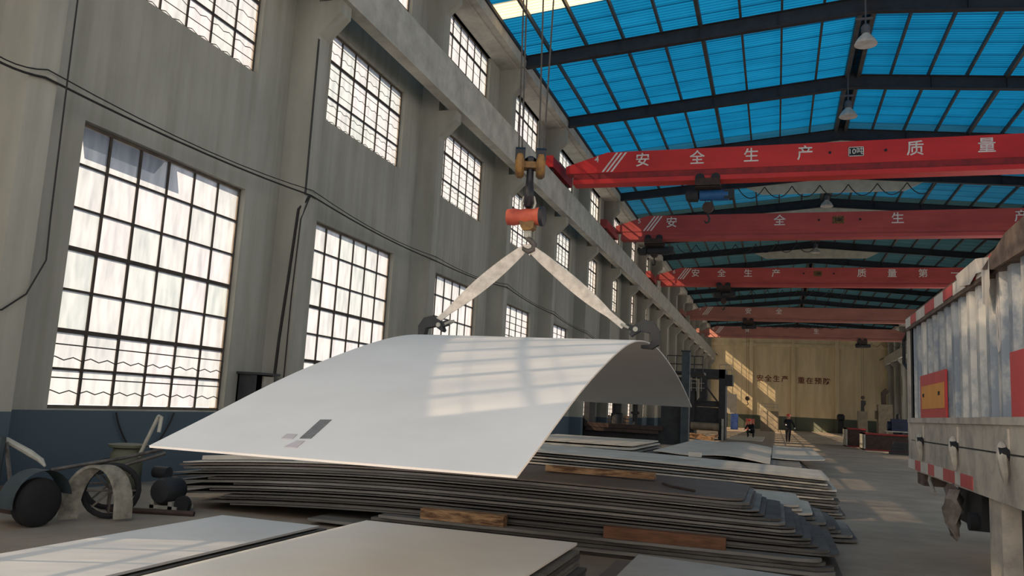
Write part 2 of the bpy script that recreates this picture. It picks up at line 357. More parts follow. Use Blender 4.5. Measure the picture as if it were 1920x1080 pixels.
for side in (-1, 1):
    for k in BAYS:
        for row in 'LMU':
            if side > 0 and row != 'U' and wy(k, row)[0] < 102: continue
            wn += 1; S = SETS['D' if (row == 'L' and k >= 3) else 'E' if (row == 'M' and k == -1) else row]; a, b = wy(k, row)
            if side < 0: root = raw('window_%d' % wn, None, None, (XL, a, ROWS[row][0]))
            else: root = raw('window_%d' % wn, None, None, (XR, b, ROWS[row][0]), (0, 0, math.pi))
            tag(root, kind='structure'); near = side < 0 and 0 <= k <= 4
            for kk in ('frame', 'mullion', 'transom', 'guard_rods'):
                if kk == 'guard_rods' and (side > 0): continue
                for me in S[kk]:
                    o = raw(kk, me, root)
                    if kk == 'guard_rods': o['kind'] = 'stuff'
            if near and k <= 3:
                for me, l in S['pane']: raw('pane', me, root, l)
            else: raw('pane', S['glazing'] if k <= 4 else S['mid'] if k < 13 or k == 18 else S['clear'], root)
            if side < 0 and row == 'L' and k == 0:
                aw = MB().add([(-.5, .0, 3.78), (-.3, .0, 3.98), (-.3, 1.9, 3.98), (-.5, 1.9, 3.78)], [(0, 1, 2, 3)]).add([(-.5, .0, 3.76), (-.3, .0, 3.96), (-.3, 1.9, 3.96), (-.5, 1.9, 3.76)], [(0, 1, 2, 3)])
                me = aw.mesh('awning'); me.materials.append(M['awning']); raw('awning', me, root)

# ------------------------------------------------------------------ back wall
bw = MB().box(XL-.3, XR+.3, Y1, Y1+.35, 0, 14.6)
wall_back = struct('wall_back', bw, M['wall_back'])
for x in (-3.43, 2.26, 8.0): part('pilaster', MB().box(x-.25, x+.25, Y1-.35, Y1, 0, 14), M['wall_back'], wall_back)
part('wall_beam', MB().box(XL, XR, Y1-.25, Y1, 11.6, 12.1), M['wall_back'], wall_back)
for i, ch in enumerate('安全生产'): glyph(ch, .98, M['btext'], wall_back, (-2.2+i*1.12, Y1-.03, 7.05), bold=.012)
for i, ch in enumerate('重在预防'): glyph(ch, .98, M['btext'], wall_back, (3.35+i*1.1, Y1-.03, 6.95), bold=.012)

# ------------------------------------------------------------------ roof
ceiling = raw('ceiling', None); tag(ceiling, kind='structure'); LOC[ceiling] = Vector((0, 0, 0))
def zb(x):            # underside of the rafters
    return 12.9+.083*((x-(-8.4)) if x <= XRIDGE else (2*XRIDGE+8.4-x))
def rafter_mesh():
    mb = MB()
    for sgn in (-1, 1):
        X = lambda x: x if sgn < 0 else 2*XRIDGE-x
        xs = (-8.42, XRIDGE); d0, d1 = .42, .52
        b0, b1 = zb(-8.42), zb(XRIDGE)
        for y0, y1, za, zc_ in ((-.11, .11, 0, .025), (-.012, .012, .02, 1), (-.11, .11, -1, 0)):
            if zc_ == 1: P = [(X(xs[0]), b0), (X(xs[1]), b1), (X(xs[1]), b1+d1), (X(xs[0]), b0+d0)]
            elif za == -1: P = [(X(xs[0]), b0+d0-.025), (X(xs[1]), b1+d1-.025), (X(xs[1]), b1+d1), (X(xs[0]), b0+d0)]
            else: P = [(X(xs[0]), b0), (X(xs[1]), b1), (X(xs[1]), b1+.025), (X(xs[0]), b0+.025)]
            mb.prism(P, y0, y1)
        for x in (-8.3, -5, -2.4, 0):
            mb.box(min(X(x), X(x+.02)), max(X(x), X(x+.02)), -.1, .1, zb(x)+.02, zb(x)+.42)
    return mb
rm = rafter_mesh().mesh('rafter'); rm.materials.append(M['steel'])
for k in range(-2, 18): raw('rafter', rm, ceiling, (0, 13.15+6*k, 0))
def zt(x): return zb(x)+.43+.1*(x+8.4 if x <= XRIDGE else 2*XRIDGE+8.4-x)/11.05    # top of rafters
for i in range(10):
    for sgn in (-1, 1):
        x = -8.65+1.25*i
        if i == 9: x = 2.45
        w, h = (.07, .16)
        if i == 5: w, h = .12, .2
        if i == 9: w, h = .14, .26
        xx = x if sgn < 0 else 2*XRIDGE-x
        part('purlin', MB().box(xx-w/2, xx+w/2, Y0, Y1, zt(x)+.14-h, zt(x)+.14), M['purlin'], ceiling)
# sag tie rods and bracing seen as thin steel below the sheets
def roof_sheet(sgn):
    prof = []; n = 12
    for i in range(n+1):
        y = -.53+1.06*i/n; prof += [(y, .0 if i % 2 else .03), (min(y+.05, .53), .0 if i % 2 else .03)]
    V = []; xs = [-9.2, -4, XRIDGE-.02]
    for x in xs:
        for y, dz in prof: V.append((x if sgn < 0 else 2*XRIDGE-x, y, zt(x)+.15+dz+(y+.53)*.012))
    m = len(prof); F = [(i*m+j, i*m+j+1, (i+1)*m+j+1, (i+1)*m+j) for i in range(len(xs)-1) for j in range(m-1)]
    return MB().add(V, F)
for sgn in (-1, 1):
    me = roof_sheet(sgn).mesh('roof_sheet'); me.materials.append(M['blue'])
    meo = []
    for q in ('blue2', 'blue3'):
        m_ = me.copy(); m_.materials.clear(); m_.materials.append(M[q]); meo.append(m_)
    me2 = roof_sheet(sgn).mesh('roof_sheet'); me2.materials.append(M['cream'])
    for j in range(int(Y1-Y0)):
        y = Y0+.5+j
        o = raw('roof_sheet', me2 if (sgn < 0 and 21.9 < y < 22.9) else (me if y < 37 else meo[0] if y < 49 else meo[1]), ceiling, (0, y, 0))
        if sgn < 0 and 21.9 < y < 22.9: o['label'] = 'cream replacement roof sheet'
part('ridge_cap', MB().prism([(XRIDGE-.3, zt(XRIDGE-.3)+.2), (XRIDGE, zt(XRIDGE)+.25), (XRIDGE+.3, zt(XRIDGE-.3)+.2)], Y0, Y1), M['steel'], ceiling)
# pale gable boards that close the ridge vent
for k in (4, 5, 6, 8, 10):
    y = 13.15+6*k
    part('gable_board', MB().prism([(XRIDGE-4.2, zb(XRIDGE-4.2)-.02), (XRIDGE, zb(XRIDGE)-.02), (XRIDGE+4.2, zb(XRIDGE-4.2)-.02), (XRIDGE+3.4, zb(XRIDGE-4.2)-.42), (XRIDGE-3.4, zb(XRIDGE-4.2)-.42)], y-.03, y+.03), M['gable'], ceiling)
# pendant lamps under the ridge
XLAMP = XRIDGE-.2
for i, (yl, zl) in enumerate(((24.5, 12.5), (30.7, 12.55), (44.0, 12.55), (56.5, 12.55), (68.5, 12.6))):
    z0 = zl; w = ['nearest the camera', 'second from the camera', 'third from the camera', 'fourth from the camera', 'farthest from the camera']
    t = thing('pendant_lamp', 'white bell-shaped pendant lamp under the roof ridge, '+w[i], 'lamp', (XLAMP, yl, z0), 'pendant lamps along the ridge')
    part('shade', MB().lathe([(.32, 0), (.31, .04), (.27, .12), (.2, .22), (.12, .3), (.1, .34)], (XLAMP, yl, z0), 'Z', 20), M['lamp'], t, True)
    part('housing', MB().lathe([(.1, .33), (.13, .36), (.13, .55), (.08, .62), (.03, .64)], (XLAMP, yl, z0), 'Z', 14), M['lampd'], t, True)
    part('stem', MB().tube([(XLAMP, yl, z0+.6), (XLAMP, yl, 14.25)], .025, 8), M['lampd'], t)
    part('bracket', MB().box(XLAMP-.28, XLAMP+.2, yl-.03, yl+.03, z0+.78, z0+.84), M['lampd'], t)

# ------------------------------------------------------------------ overhead cranes
XA, XB = -8.16, 13.46
def crane(y, num, chars, capx, hoist, label, bright=True, cap='10吨', sub=1.0):
    t = thing('overhead_crane', label, 'crane', (XRIDGE, y, 10.25), 'red overhead travelling cranes')
    zb_, z1, zt_ = 9.99, 10.42, 11.22
    g = MB(); xl, xr = XA+.35, XB-.35
    g.prism([(xl, z1), (xr, z1), (xr, z1+.3), (xr-1.6, zt_), (xl+1.6, zt_), (xl, z1+.3)], y, y+.5)
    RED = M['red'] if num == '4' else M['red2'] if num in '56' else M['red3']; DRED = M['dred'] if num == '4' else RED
    beam = part('box_girder', g, RED, t)
    part('lower_web', MB().box(xl+.3, xr-.3, y+.02, y+.48, 10.17, z1), DRED, t)
    part('bottom_flange', MB().box(xl+.3, xr-.3, y-.06, y+.56, zb_, zb_+.17), RED, t)
    for xc in (XA, XB):
        c = part('end_carriage', MB().box(xc-.16, xc+.16, y-1.25, y+1.75, 10.36, 10.76), DRED, t)
        part('end_cap', MB().box(xc-.17, xc+.17, y-1.30, y-1.22, 10.34, 10.78), RED, c)
        for yy in (y-.85, y+1.35):
            part('wheel', MB().lathe([(.10, -.06), (.17, -.06), (.17, .06), (.10, .06)], (xc, yy, 10.42), 'X', 16), M['dark'], c, True)
    # slashes and writing on the near face
    for i in range(3):
        x = XA+1.75+i*.17
        part('white_slash', MB().prism([(x, z1+.03), (x+.08, z1+.03), (x+.62, zt_-.03), (x+.54, zt_-.03)], y-.008, y), M['white'], t)
    if num: glyph(num, .34, M['white'], t, (XA+1.55, y-.006, 10.95), bold=.01)
    for ch, x in chars: glyph(ch, .56, M['white'], t, (x, y-.006, 10.83), bold=.008)
    if cap:
        p = part('capacity_plate', MB().box(capx-.25, capx+.25, y-.02, y, 10.66, 11.0), M['black'] if cap != '10t' else M['yellow'], t)
        if cap != '10t':
            fr = MB(); a, b, c, d = capx-.25, capx+.25, 10.66, 11.0
            for q in ((a, b, c, c+.025), (a, b, d-.025, d), (a, a+.025, c, d), (b-.025, b, c, d)): fr.box(q[0], q[1], y-.03, y-.02, q[2], q[3])
            part('plate_border', fr, M['white'], p)
        glyph(cap, .26, M['white'] if cap != '10t' else M['black'], p, (capx, y-.028, 10.83), bold=.004)
        for s in (-.85, .95): part('lifting_eye', MB().lathe([(.05, -.015), (.05, .015)], (capx+s, y-.012, 10.84), 'Y', 10), M['black'], t)
    if hoist:
        x0, x1, blue, drop = hoist; xm = (x0+x1)/2; yc = y+.25
        for yy, s in ((y-.11, -1), (y+.61, 1)):
            for xx in (xm-.28, xm+.28):
                part('trolley_wheel', MB().lathe([(.09, -.05), (.16, -.05), (.17, 0), (.16, .05), (.09, .05)], (xx, yy, 10.06), 'Y', 16), M['black'], t, True)
        part('trolley_frame', MB().box(xm-.45, xm+.45, y-.2, y-.17, 9.72, 10.02).box(xm-.45, xm+.45, y+.67, y+.70, 9.72, 10.02).box(xm-.45, xm+.45, y-.2, y+.7, 9.70, 9.75), M['darkbrown'], t)
        part('hoist_drum', MB().lathe([(.1, 0), (.2, .02), (.2, x1-x0-.6), (.1, x1-x0-.58)], (x0+.5, yc, 9.48), 'X', 18), M['motorblue'] if blue else M['dark'], t, True)
        part('hoist_motor', MB().lathe([(.08, 0), (.2, .05), (.24, .12), (.24, .46), (.1, .5)], (x0, yc, 9.48), 'X', 18), M['dark'], t, True)
        part('control_box', MB().box(x1-.25, x1+.1, yc-.18, yc+.18, 9.32, 9.66), M['dark'], t)
        r = MB()
        for xx in (xm-.1, xm+.1): r.tube([(xx, yc, 9.4), (xx, yc, drop+.5)], .014, 5)
        part('wire_rope', r, M['rope'], t)
        hb = part('hook_block', MB().lathe([(.05, -.12), (.2, -.1), (.2, .1), (.05, .12)], (xm, yc, drop+.42), 'Y', 16), M['darkbrown'], t, True)
        part('hook', MB().tube([(xm, yc, drop+.3), (xm, yc, drop+.12), (xm+.06, yc, drop+.02), (xm+.04, yc, drop-.12), (xm-.06, yc, drop-.16), (xm-.14, yc, drop-.06)], [.03, .035, .04, .045, .035, .012], 8), M['dark'], hb, True)
        # festoon loops of the supply cable
        f = MB(); n = 7; xs = x1+.2
        for i in range(n):
            a = xs+i*.95
            f.tube([(a+.95*j/8, y+.7, 9.86-.42*(1-((j-4)/4)**2)) for j in range(9)], .018, 4)
        part('festoon_cable', f, M['cable'], t)
    return t
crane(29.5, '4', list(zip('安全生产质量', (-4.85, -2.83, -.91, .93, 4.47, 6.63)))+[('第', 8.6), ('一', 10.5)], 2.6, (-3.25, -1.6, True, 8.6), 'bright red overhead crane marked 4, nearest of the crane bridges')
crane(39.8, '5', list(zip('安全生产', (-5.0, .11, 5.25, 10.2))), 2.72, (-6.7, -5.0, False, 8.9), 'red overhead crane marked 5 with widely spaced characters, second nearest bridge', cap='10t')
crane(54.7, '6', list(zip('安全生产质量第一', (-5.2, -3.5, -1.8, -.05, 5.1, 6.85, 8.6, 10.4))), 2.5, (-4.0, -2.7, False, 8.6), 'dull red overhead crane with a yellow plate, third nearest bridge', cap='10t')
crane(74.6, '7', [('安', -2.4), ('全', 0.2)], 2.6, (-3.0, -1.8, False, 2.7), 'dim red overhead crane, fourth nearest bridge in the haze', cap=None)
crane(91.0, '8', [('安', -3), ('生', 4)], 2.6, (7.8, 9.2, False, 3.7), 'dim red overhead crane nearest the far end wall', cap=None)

# ------------------------------------------------------------------ wall cables, cabinet
cb = MB()
def sagline(mb, pts, sag, r, n=8):
    for a, b in zip(pts[:-1], pts[1:]):
        a = Vector(a); b = Vector(b)
        mb.tube([a+(b-a)*i/n-Vector((0, 0, 1))*sag*(1-(2*i/n-1)**2) for i in range(n+1)], r, 5)
att = [(-8.5, 6.0, 5.12), (-8.51, 7.15, 5.10), (-8.51, 13.15, 5.22), (-8.51, 19.15, 5.08), (-8.51, 25.15, 5.3), (-8.51, 31.15, 5.14), (-8.51, 37.15, 4.98), (-8.51, 43.15, 4.8)]
sagline(cb, att, .08, .016)
single('wall_cable', cb, M['cable'], 'thick black supply cable strung along the left wall columns above the big windows', 'cable')
cb = MB(); sagline(cb, [(x+.02, y, z+.1) for x, y, z in att], .13, .009)
single('wall_cable', cb, M['cable'], 'thin black wire strung just over the thick cable on the left wall columns', 'cable')
cb = MB(); cb.tube([(-8.52, 7.42, 9.0), (-8.5, 7.45, 5.2), (-8.5, 7.48, 3.4), (-8.5, 7.5, 2.9), (-8.51, 7.3, 2.45), (-8.5, 7.0, 2.22), (-8.5, 6.7, 2.18)], .011, 5)
single('hanging_wire', cb, M['cable'], 'thin black wire hanging down and looping off leftward, in front of the nearest column', 'cable')
cb = MB()
for i, dx in enumerate((0, .04, .08)):
    cb.tube([(-8.53+.02, 12.9+dx*.6, 8.3), (-8.53+.02, 12.92+dx*.6, 5.2)], .006, 5)
cb.tube([(-8.5, 13.1, 5.2), (-8.62, 12.93, 4.9), (-8.7, 12.93, 3.6), (-8.78, 12.93, 2.4), (-8.8, 12.93, 1.75)], .026, 6)
cb.tube([(-8.5, 13.1, 5.2), (-8.55, 12.93, 4.7), (-8.6, 12.93, 3.2), (-8.6, 12.93, 1.3)], .012, 5)
single('column_conduit', cb, M['cable'], 'bundle of dark cables running down the column between the two nearest big windows', 'cable', loc=(-8.6, 12.93, 1.3))
t = thing('electrical_cabinet', 'open grey electrical cabinet with pale door on the left wall beside the near column', 'cabinet', (-8.9, 12.45, 1.0))
part('body', MB().box(-9.09, -8.72, 12.25, 12.29, 1.05, 1.74).box(-9.09, -8.72, 12.72, 12.76, 1.05, 1.74).box(-9.09, -8.72, 12.25, 12.76, 1.05, 1.09).box(-9.09, -9.06, 12.25, 12.76, 1.05, 1.74), M['dark'], t)
part('roof', MB().box(-9.09, -8.6, 12.2, 12.82, 1.74, 1.78), M['dark'], t)
part('door', MB().box(-8.72, -8.69, 12.45, 12.76, 1.1, 1.72), M['cabinet'], t, label='pale grey door')

# ------------------------------------------------------------------ lifted plate, slings, clamps, hook, scale
prof = [(3.48, 1.143), (3.72, 1.226), (3.99, 1.32), (4.3, 1.434), (4.62, 1.545), (4.95, 1.648), (5.45, 1.79), (5.92, 1.91), (6.28, 1.985), (6.6, 2.03), (6.885, 2.055), (7.25, 2.073), (7.6, 2.072), (7.96, 2.059), (8.67, 1.993), (9.2, 1.93), (9.73, 1.855), (10.5, 1.72), (11.27, 1.56)]
def zprof(y):
    for (a, za), (b, zb2) in zip(prof[:-1], prof[1:]):
        if a <= y <= b: return za+(zb2-za)*(y-a)/(b-a)
pts = []
ys = [3.48+7.79*i/60 for i in range(61)]
sm = {y: sum(zprof(min(max(y+d, 3.48), 11.27)) for d in (-.2, -.1, 0, .1, .2))/5 if 3.7 < y < 11.05 else zprof(y) for y in ys}
LP = thing('lifted_plate', 'large pale steel plate bowed like a tent, hanging from the two slings', 'steel plate', (-2.08, 7.2, 1.143))
part('sheet', MB().plate([((-3.08, y, sm[y]), (-1.083, y, sm[y])) for y in ys], .012), M['plate'], LP, True)
def decal(quad, m, lab):
    V = [(x, y, zprof(y)+.004) for x, y, _ in quad]; V2 = [(x, y, z-.003) for x, y, z in V]
    mb = MB().add(V+V2, [(0, 1, 2, 3), (7, 6, 5, 4), (0, 4, 5, 1), (1, 5, 6, 2), (2, 6, 7, 3), (3, 7, 4, 0)])
    part('print_mark', mb, m, LP, label=lab)
decal([(-2.333, 3.70, 0), (-2.273, 3.71, 0), (-2.314, 3.974, 0), (-2.38, 3.965, 0)], M['mark'], 'dark grey printed strip')
decal([(-2.43, 3.68, 0), (-2.366, 3.685, 0), (-2.38, 3.75, 0), (-2.44, 3.745, 0)], M['markp'], None)
decal([(-2.345, 3.58, 0), (-2.275, 3.585, 0), (-2.285, 3.675, 0), (-2.33, 3.67, 0)], M['markp'], None)
AP = Vector((-2.19, 7.0, 2.91))
def sling(px, label, tw):
    p1 = Vector(px); mb = MB(); n = 14; cols = []
    for i in range(n+1):
        s = i/n; p = AP+(p1-AP)*s; w = .045*(.55+.9*math.sin(math.pi*min(s*1.15, 1))**.7) if s < .87 else .028
        a = tw*(1-abs(2*s-.6)) ; d = Vector((0, math.cos(a), math.sin(a)))
        perp = (p1-AP).normalized().cross(Vector((0, 1, 0))).normalized()
        d = Vector((0, 1, 0))*math.sin(a)+perp*math.cos(a)
        cols.append((p-d*w, p+d*w))
    me = MB(); V = []
    for a, b in cols:
        nn = (b-a).cross(p1-AP).normalized()*.006; V += [a+nn, b+nn, b-nn, a-nn]
    F = [(4*i+k, 4*i+4+k, 4*i+4+(k+1) % 4, 4*i+(k+1) % 4) for i in range(n) for k in range(4)]+[(0, 1, 2, 3), (4*n+3, 4*n+2, 4*n+1, 4*n)]
    me.add(V, F)
    return single('webbing_sling', me, M['web'], label, 'sling', 'webbing slings', loc=tuple(AP))
sling((-3.05, 7.0, 2.19), 'pale webbing sling running down left to the plate clamp', .5)
sling((-1.27, 7.0, 2.18), 'pale webbing sling running down right to the plate clamp', -.5)
def clamp(x, s, label):
    zt0 = 2.065; t = thing('plate_clamp', label, 'clamp', (x, 7.0, 2.0), 'plate clamps on the lifted plate')
    # s=+1: jaw hangs over the right edge
    K = 1.3
    P = [(-.01, .035), (.02, .10), (.09, .135), (.15, .12), (.19, .06), (.185, -.03), (.14, -.06), (.07, -.055), (.07, -.035), (.125, -.03), (.14, .0), (.13, .045), (.06, .06), (.0, .02)]
    part('jaw', MB().prism([(x+s*(K*u-.13), zt0+K*v) for u, v in P], 6.96, 7.04), M['dark'], t)
    part('pin', MB().lathe([(.022, -.05), (.022, .05)], (x+s*(.04-.13), 7.0, zt0+.09), 'Y', 12), M['pipe'], t, True)
    part('cam_link', MB().bar((x+s*-.09, 7.0, zt0+.09), (x+s*-.17, 7.0, zt0+.115), .05, .05), M['dark'], t)
    part('shackle', MB().tube([(x+s*-.15, 7.03, zt0+.10), (x+s*-.2, 7.03, zt0+.125), (x+s*-.225, 7.0, zt0+.135), (x+s*-.2, 6.97, zt0+.125), (x+s*-.15, 6.97, zt0+.10)], .012, 6), M['pipe'], t, True)
clamp(-1.07, 1, 'steel plate clamp biting the right edge of the lifted plate')
clamp(-3.10, -1, 'steel plate clamp biting the left edge of the lifted plate')
def rpart(name, mb, m, parent, smooth=False, **kw):
    R_ = Matrix.Rotation(math.radians(17.5), 3, 'Z'); c = Vector((-2.2, 7.0, 0)); mb.v = [tuple(c+R_@(Vector(v)-c)) for v in mb.v]; return part(name, mb, m, parent, smooth, **kw)
t = thing('crane_hook', 'crane hook block with two sheaves hanging from four wire ropes', 'crane hook', (-2.2, 7.0, 3.27))
for x in (-2.30, -2.105):
    s = rpart('sheave', MB().lathe([(.03, -.042), (.105, -.042), (.128, -.02), (.128, .02), (.105, .042), (.03, .042)], (x, 7.0, 3.68), 'X', 24), M['yellow'], t, True)
    rpart('guard', MB().prism([(7-.11, 3.70), (7-.09, 3.80), (7-.03, 3.84), (7+.03, 3.84), (7+.09, 3.80), (7+.11, 3.70)], x-.046, x+.046, 'YZ'), M['black'], s)
rpart('crosshead', MB().box(-2.26, -2.145, 6.94, 7.06, 3.64, 3.70), M['yellow'], t)
rpart('nut', MB().lathe([(.05, 0), (.055, .04), (.03, .06)], (-2.2, 7, 3.70), 'Z', 6), M['black'], t)
rpart('hook', MB().tube([(-2.2, 7, 3.66), (-2.2, 7, 3.55), (-2.2, 6.995, 3.48), (-2.2, 6.95, 3.43), (-2.2, 6.94, 3.37), (-2.2, 6.98, 3.31), (-2.2, 7.03, 3.30), (-2.2, 7.08, 3.34), (-2.2, 7.1, 3.40)], [.032, .034, .038, .042, .045, .045, .04, .03, .014], 12), M['black'], t, True)
for x0, x1 in ((-2.315, -2.35), (-2.285, -2.32), (-2.125, -2.16), (-2.085, -2.06)):
    rpart('wire_rope', MB().tube([(x0, 7, 3.7), (x1, 7, 5.35), (x1+(x1-x0)*2, 7, 9.9)], .009, 6), M['rope'], t)
t = thing('crane_scale', 'orange hanging crane scale between the hook and the slings', 'crane scale', (-2.2, 7.0, 2.9))
R = Matrix.Rotation(-.05, 3, 'Y')
part('body', MB().lathe([(.05, -.19), (.075, -.185), (.08, -.12), (.07, -.06), (.078, 0), (.07, .06), (.082, .10), (.09, .135)], (-2.21, 7, 3.185), 'X', 18), M['orange'], t, True)
part('display', MB().lathe([(.092, .13), (.092, .165), (.07, .17)], (-2.21, 7, 3.185), 'X', 18), M['black'], t, True)
part('base_block', MB().prism([(-2.27, 3.14), (-2.12, 3.14), (-2.13, 3.07), (-2.16, 3.05), (-2.23, 3.05), (-2.25, 3.08)], 6.95, 7.05), M['yellow'], t)
part('shackle', MB().tube([(-2.25, 7, 3.25), (-2.265, 7, 3.31), (-2.25, 7, 3.37), (-2.2, 7, 3.385), (-2.15, 7, 3.37), (-2.135, 7, 3.31), (-2.15, 7, 3.25)], .012, 8), M['pipe'], t, True)
part('swivel', MB().box(-2.225, -2.16, 6.98, 7.02, 2.99, 3.06).lathe([(.02, -.035), (.02, .035)], (-2.193, 7, 3.0), 'Y', 10), M['pipe'], t)
part('hook', MB().tube([(-2.19, 7, 3.02), (-2.2, 7, 2.98), (-2.16, 7, 2.955), (-2.125, 7, 2.92), (-2.13, 7, 2.875), (-2.18, 7, 2.855), (-2.225, 7, 2.88), (-2.24, 7, 2.92)], [.018, .022, .026, .028, .028, .026, .02, .01], 10), M['iron'], t, True)

# ------------------------------------------------------------------ steel plates on the floor
def slab(name, x0, x1, y0, y1, zf, t, m, label, group=None, rr=.25, rl=.0, n=26, jag=.0, yw=0.0, cat='steel plate'):
    cols = []
    xs = [x0+(x1-x0)*i/n for i in range(n+1)]
    if rr: xs = [x for x in xs if x < x1-rr]+[x1-rr+rr*math.sin(a*math.pi/16) for a in range(9)]
    ph = random.random()*6
    for x in xs:
        q = 0
        if rr and x > x1-rr: q = rr-math.sqrt(max(rr*rr-(x-(x1-rr))**2, 0))
        j = jag*math.sin(x*23+ph)*(.5+.5*math.sin(x*57+ph*2))
        cols.append(((x, y0+q*.8+j+yw*(x-x0), zf(x)), (x, y1-q*.8+yw*(x-x0), zf(x))))
    return single(name, MB().plate(cols, t), m, label, cat, group)
def bow(z, a=1): return lambda x: z-(.0115*(x+3.2)**2 if x < -3.2 else a*.004*(x+3.2)**2)
A_G = 'plates of the tall staggered stack under the lifted plate'
mats = [M['plate_d'], M['plate_m'], M['plate_d'], M['plate_d'], M['plate_m'], M['plate_d']]
# lower group on the floor
for i in range(5):
    z = .035+.036*i
    slab('steel_plate', -5.0 if i == 1 else -4.15-.1*(i % 2), .62-.04*i+random.uniform(-.05, .05), 8.24 if i == 1 else 8.32+random.uniform(-.03, .03) if i < 4 else 8.28, 10.5, lambda x, z=z: z, .03, M['plate_m'] if i in (1, 4) else mats[i], 'plate of the low bottom layer carrying the timber spacers, under the tall stack', 'bottom plates of the tall stack', rr=.22, jag=.015)
# upper group
NU = 15; LE = [-6.2, -6.6, -6.4, -6.3, -6.95, -6.5, -7.15, -6.2, -7.2, -6.6, -7.1, -7.15, -6.7, -6.95, -7.0]
for i in range(NU):
    z = .212+.0335*i; xr = .55-.06*i+random.uniform(-.06, .06)
    last = i == NU-1
    slab('steel_plate', LE[i], xr if not last else -.3, 8.48+random.uniform(-.04, .05)-(.02 if i in (6, 8, 11) else 0), 10.55, bow(z, i/14), random.choice((.012, .018, .024, .027)) if not last else .02, M['plate_b'] if last else (M['plate_m'] if i in (6, 8, 11, 13) else M['plate_d']),
         'brown topmost plate of the tall stack with a timber lying on it' if last else 'bowed dark plate within the tall staggered stack under the lifted plate', A_G, rr=.3 if last else .22, jag=.012 if not last else .0)
slab('steel_plate', -6.98, -3.3, 8.5, 10.2, lambda x: bow(.705)(x)+.0, .012, M['plate_l'], 'pale plate lying on the left end of the tall stack', rr=0)
def timber(x0, x1, y0, y1, z0, z1, m, label, bowed=False):
    mb = MB(); n = 8; V = []
    for i in range(n+1):
        x = x0+(x1-x0)*i/n; j = random.uniform(-.006, .006); dz = (bow(z0)(x)-z0) if bowed else 0
        V += [(x, y0+j, z0+dz), (x, y1+j, z0+dz), (x, y1+j, z1+j+dz), (x, y0-j, z1-j*.5+dz)]
    F = [(4*i+k, 4*i+4+k, 4*i+4+(k+1) % 4, 4*i+(k+1) % 4) for i in range(n) for k in range(4)]+[(0, 1, 2, 3), (4*n+3, 4*n+2, 4*n+1, 4*n)]
    return single('timber_block', mb.add(V, F), m, label, 'timber')
timber(-3.65, -2.70, 8.29, 8.41, .182, .295, M['wood'], 'short pale splintered timber block wedged in front of the tall stack')
timber(-1.64, -.45, 8.29, 8.41, .182, .295, M['wood2'], 'long brown squared timber spacer at the front of the tall stack')
timber(-2.62, -1.32, 9.55, 9.70, .69, .76, M['wood'], 'weathered timber lying on the brown top plate of the tall stack', )
timber(-6.9, -5.6, 8.75, 8.87, .715, .765, M['plate_l'], 'pale plank on the left end of the tall stack', True)
single('steel_rod', MB().tube([(-1.17, 9.15, .69), (-1.05, 8.85, .69), (-.78, 8.6, .685)], .014, 8), M['darkbrown'], 'thin rusty steel rod lying on the brown top plate', 'rod')
# stack just behind
for i in range(9):
    z = .05+.045*i
    slab('steel_plate', -5.5+random.uniform(-.3, .3), .95-.085*i+random.uniform(-.06, .06), 10.85+random.uniform(-.05, .08), 12.7, lambda x, z=z: z, .03, M['plate_l'] if i >= 6 else mats[i % 6],
         'pale plate end in the low stack right behind the tall stack' if i >= 6 else 'dark plate in the low stack right behind the tall stack', 'plates of the low stack behind the tall one', rr=.25, jag=.02)
# stack B
for i in range(14):
    z = .045+.042*i
    slab('steel_plate', -6.3+random.uniform(-.4, .4), .95-.012*i+random.uniform(-.10, .08), 13.5+.03*i+random.uniform(-.04, .04), 16.3, lambda x, z=z, i=i: z+.0012*i*(2-x)-.0007*i*max(0, x+3)**2*.35, .026, M['plate_l'] if i in (13, 11, 9, 6) else mats[i % 6],
         'topmost pale plate of the long middle stack' if i == 13 else 'plate within the long middle stack with aligned ends', 'plates of the long middle stack', rr=.12 if i % 3 else .3, jag=.01)
single('brick_lump', MB().box(-1.5, -1.28, 15.2, 15.35, .70, .78), M['plate_l'], 'small pale block lying on the long middle stack', 'block')
# plates C, farther
for i in range(10):
    z = .05+.05*i
    slab('steel_plate', -3.0+random.uniform(-.1, .1), (1.0-.06*i if i < 8 else -1.1), 20.0+random.uniform(-.2, .2), 25, lambda x, z=z: z, .03, mats[i % 6], 'dark plate under the two pale curved plates', 'plates below the pale curved pair', rr=.4)
slab('steel_plate', -2.75, -.12, 19.6, 30.5, lambda x: .55-.05*max(0, x+.9)**2*3+.02*math.sin(x*4), .02, M['plate_l'], 'pale plate with a curled right edge, left of the rounded pale plate', rr=.15)
slab('steel_plate', -.09, 1.25, 22.5, 33.0, lambda x: .46-.015*math.sin(x*3), .02, M['plate_l'], 'pale plate with a rounded right end near the walking worker', rr=1.2)
for i in range(7):
    z = .05+.075*i
    slab('steel_plate', -7.5, -3.25-.1*i, 19+.7*i, 27+.3*i, lambda x, z=z: z+.0*x, .03, M['plate_l'] if i > 4 else mats[i % 6], 'plate in the broad far stack left of the pale curved plates', 'plates of the broad far stack', rr=.3)
slab('steel_plate', -2.9, -.8, 54, 66, lambda x: .06-.004*max(0, x+2)**2, .05, M['plate_l'], 'pale plate on the floor where the worker squats', rr=.4)
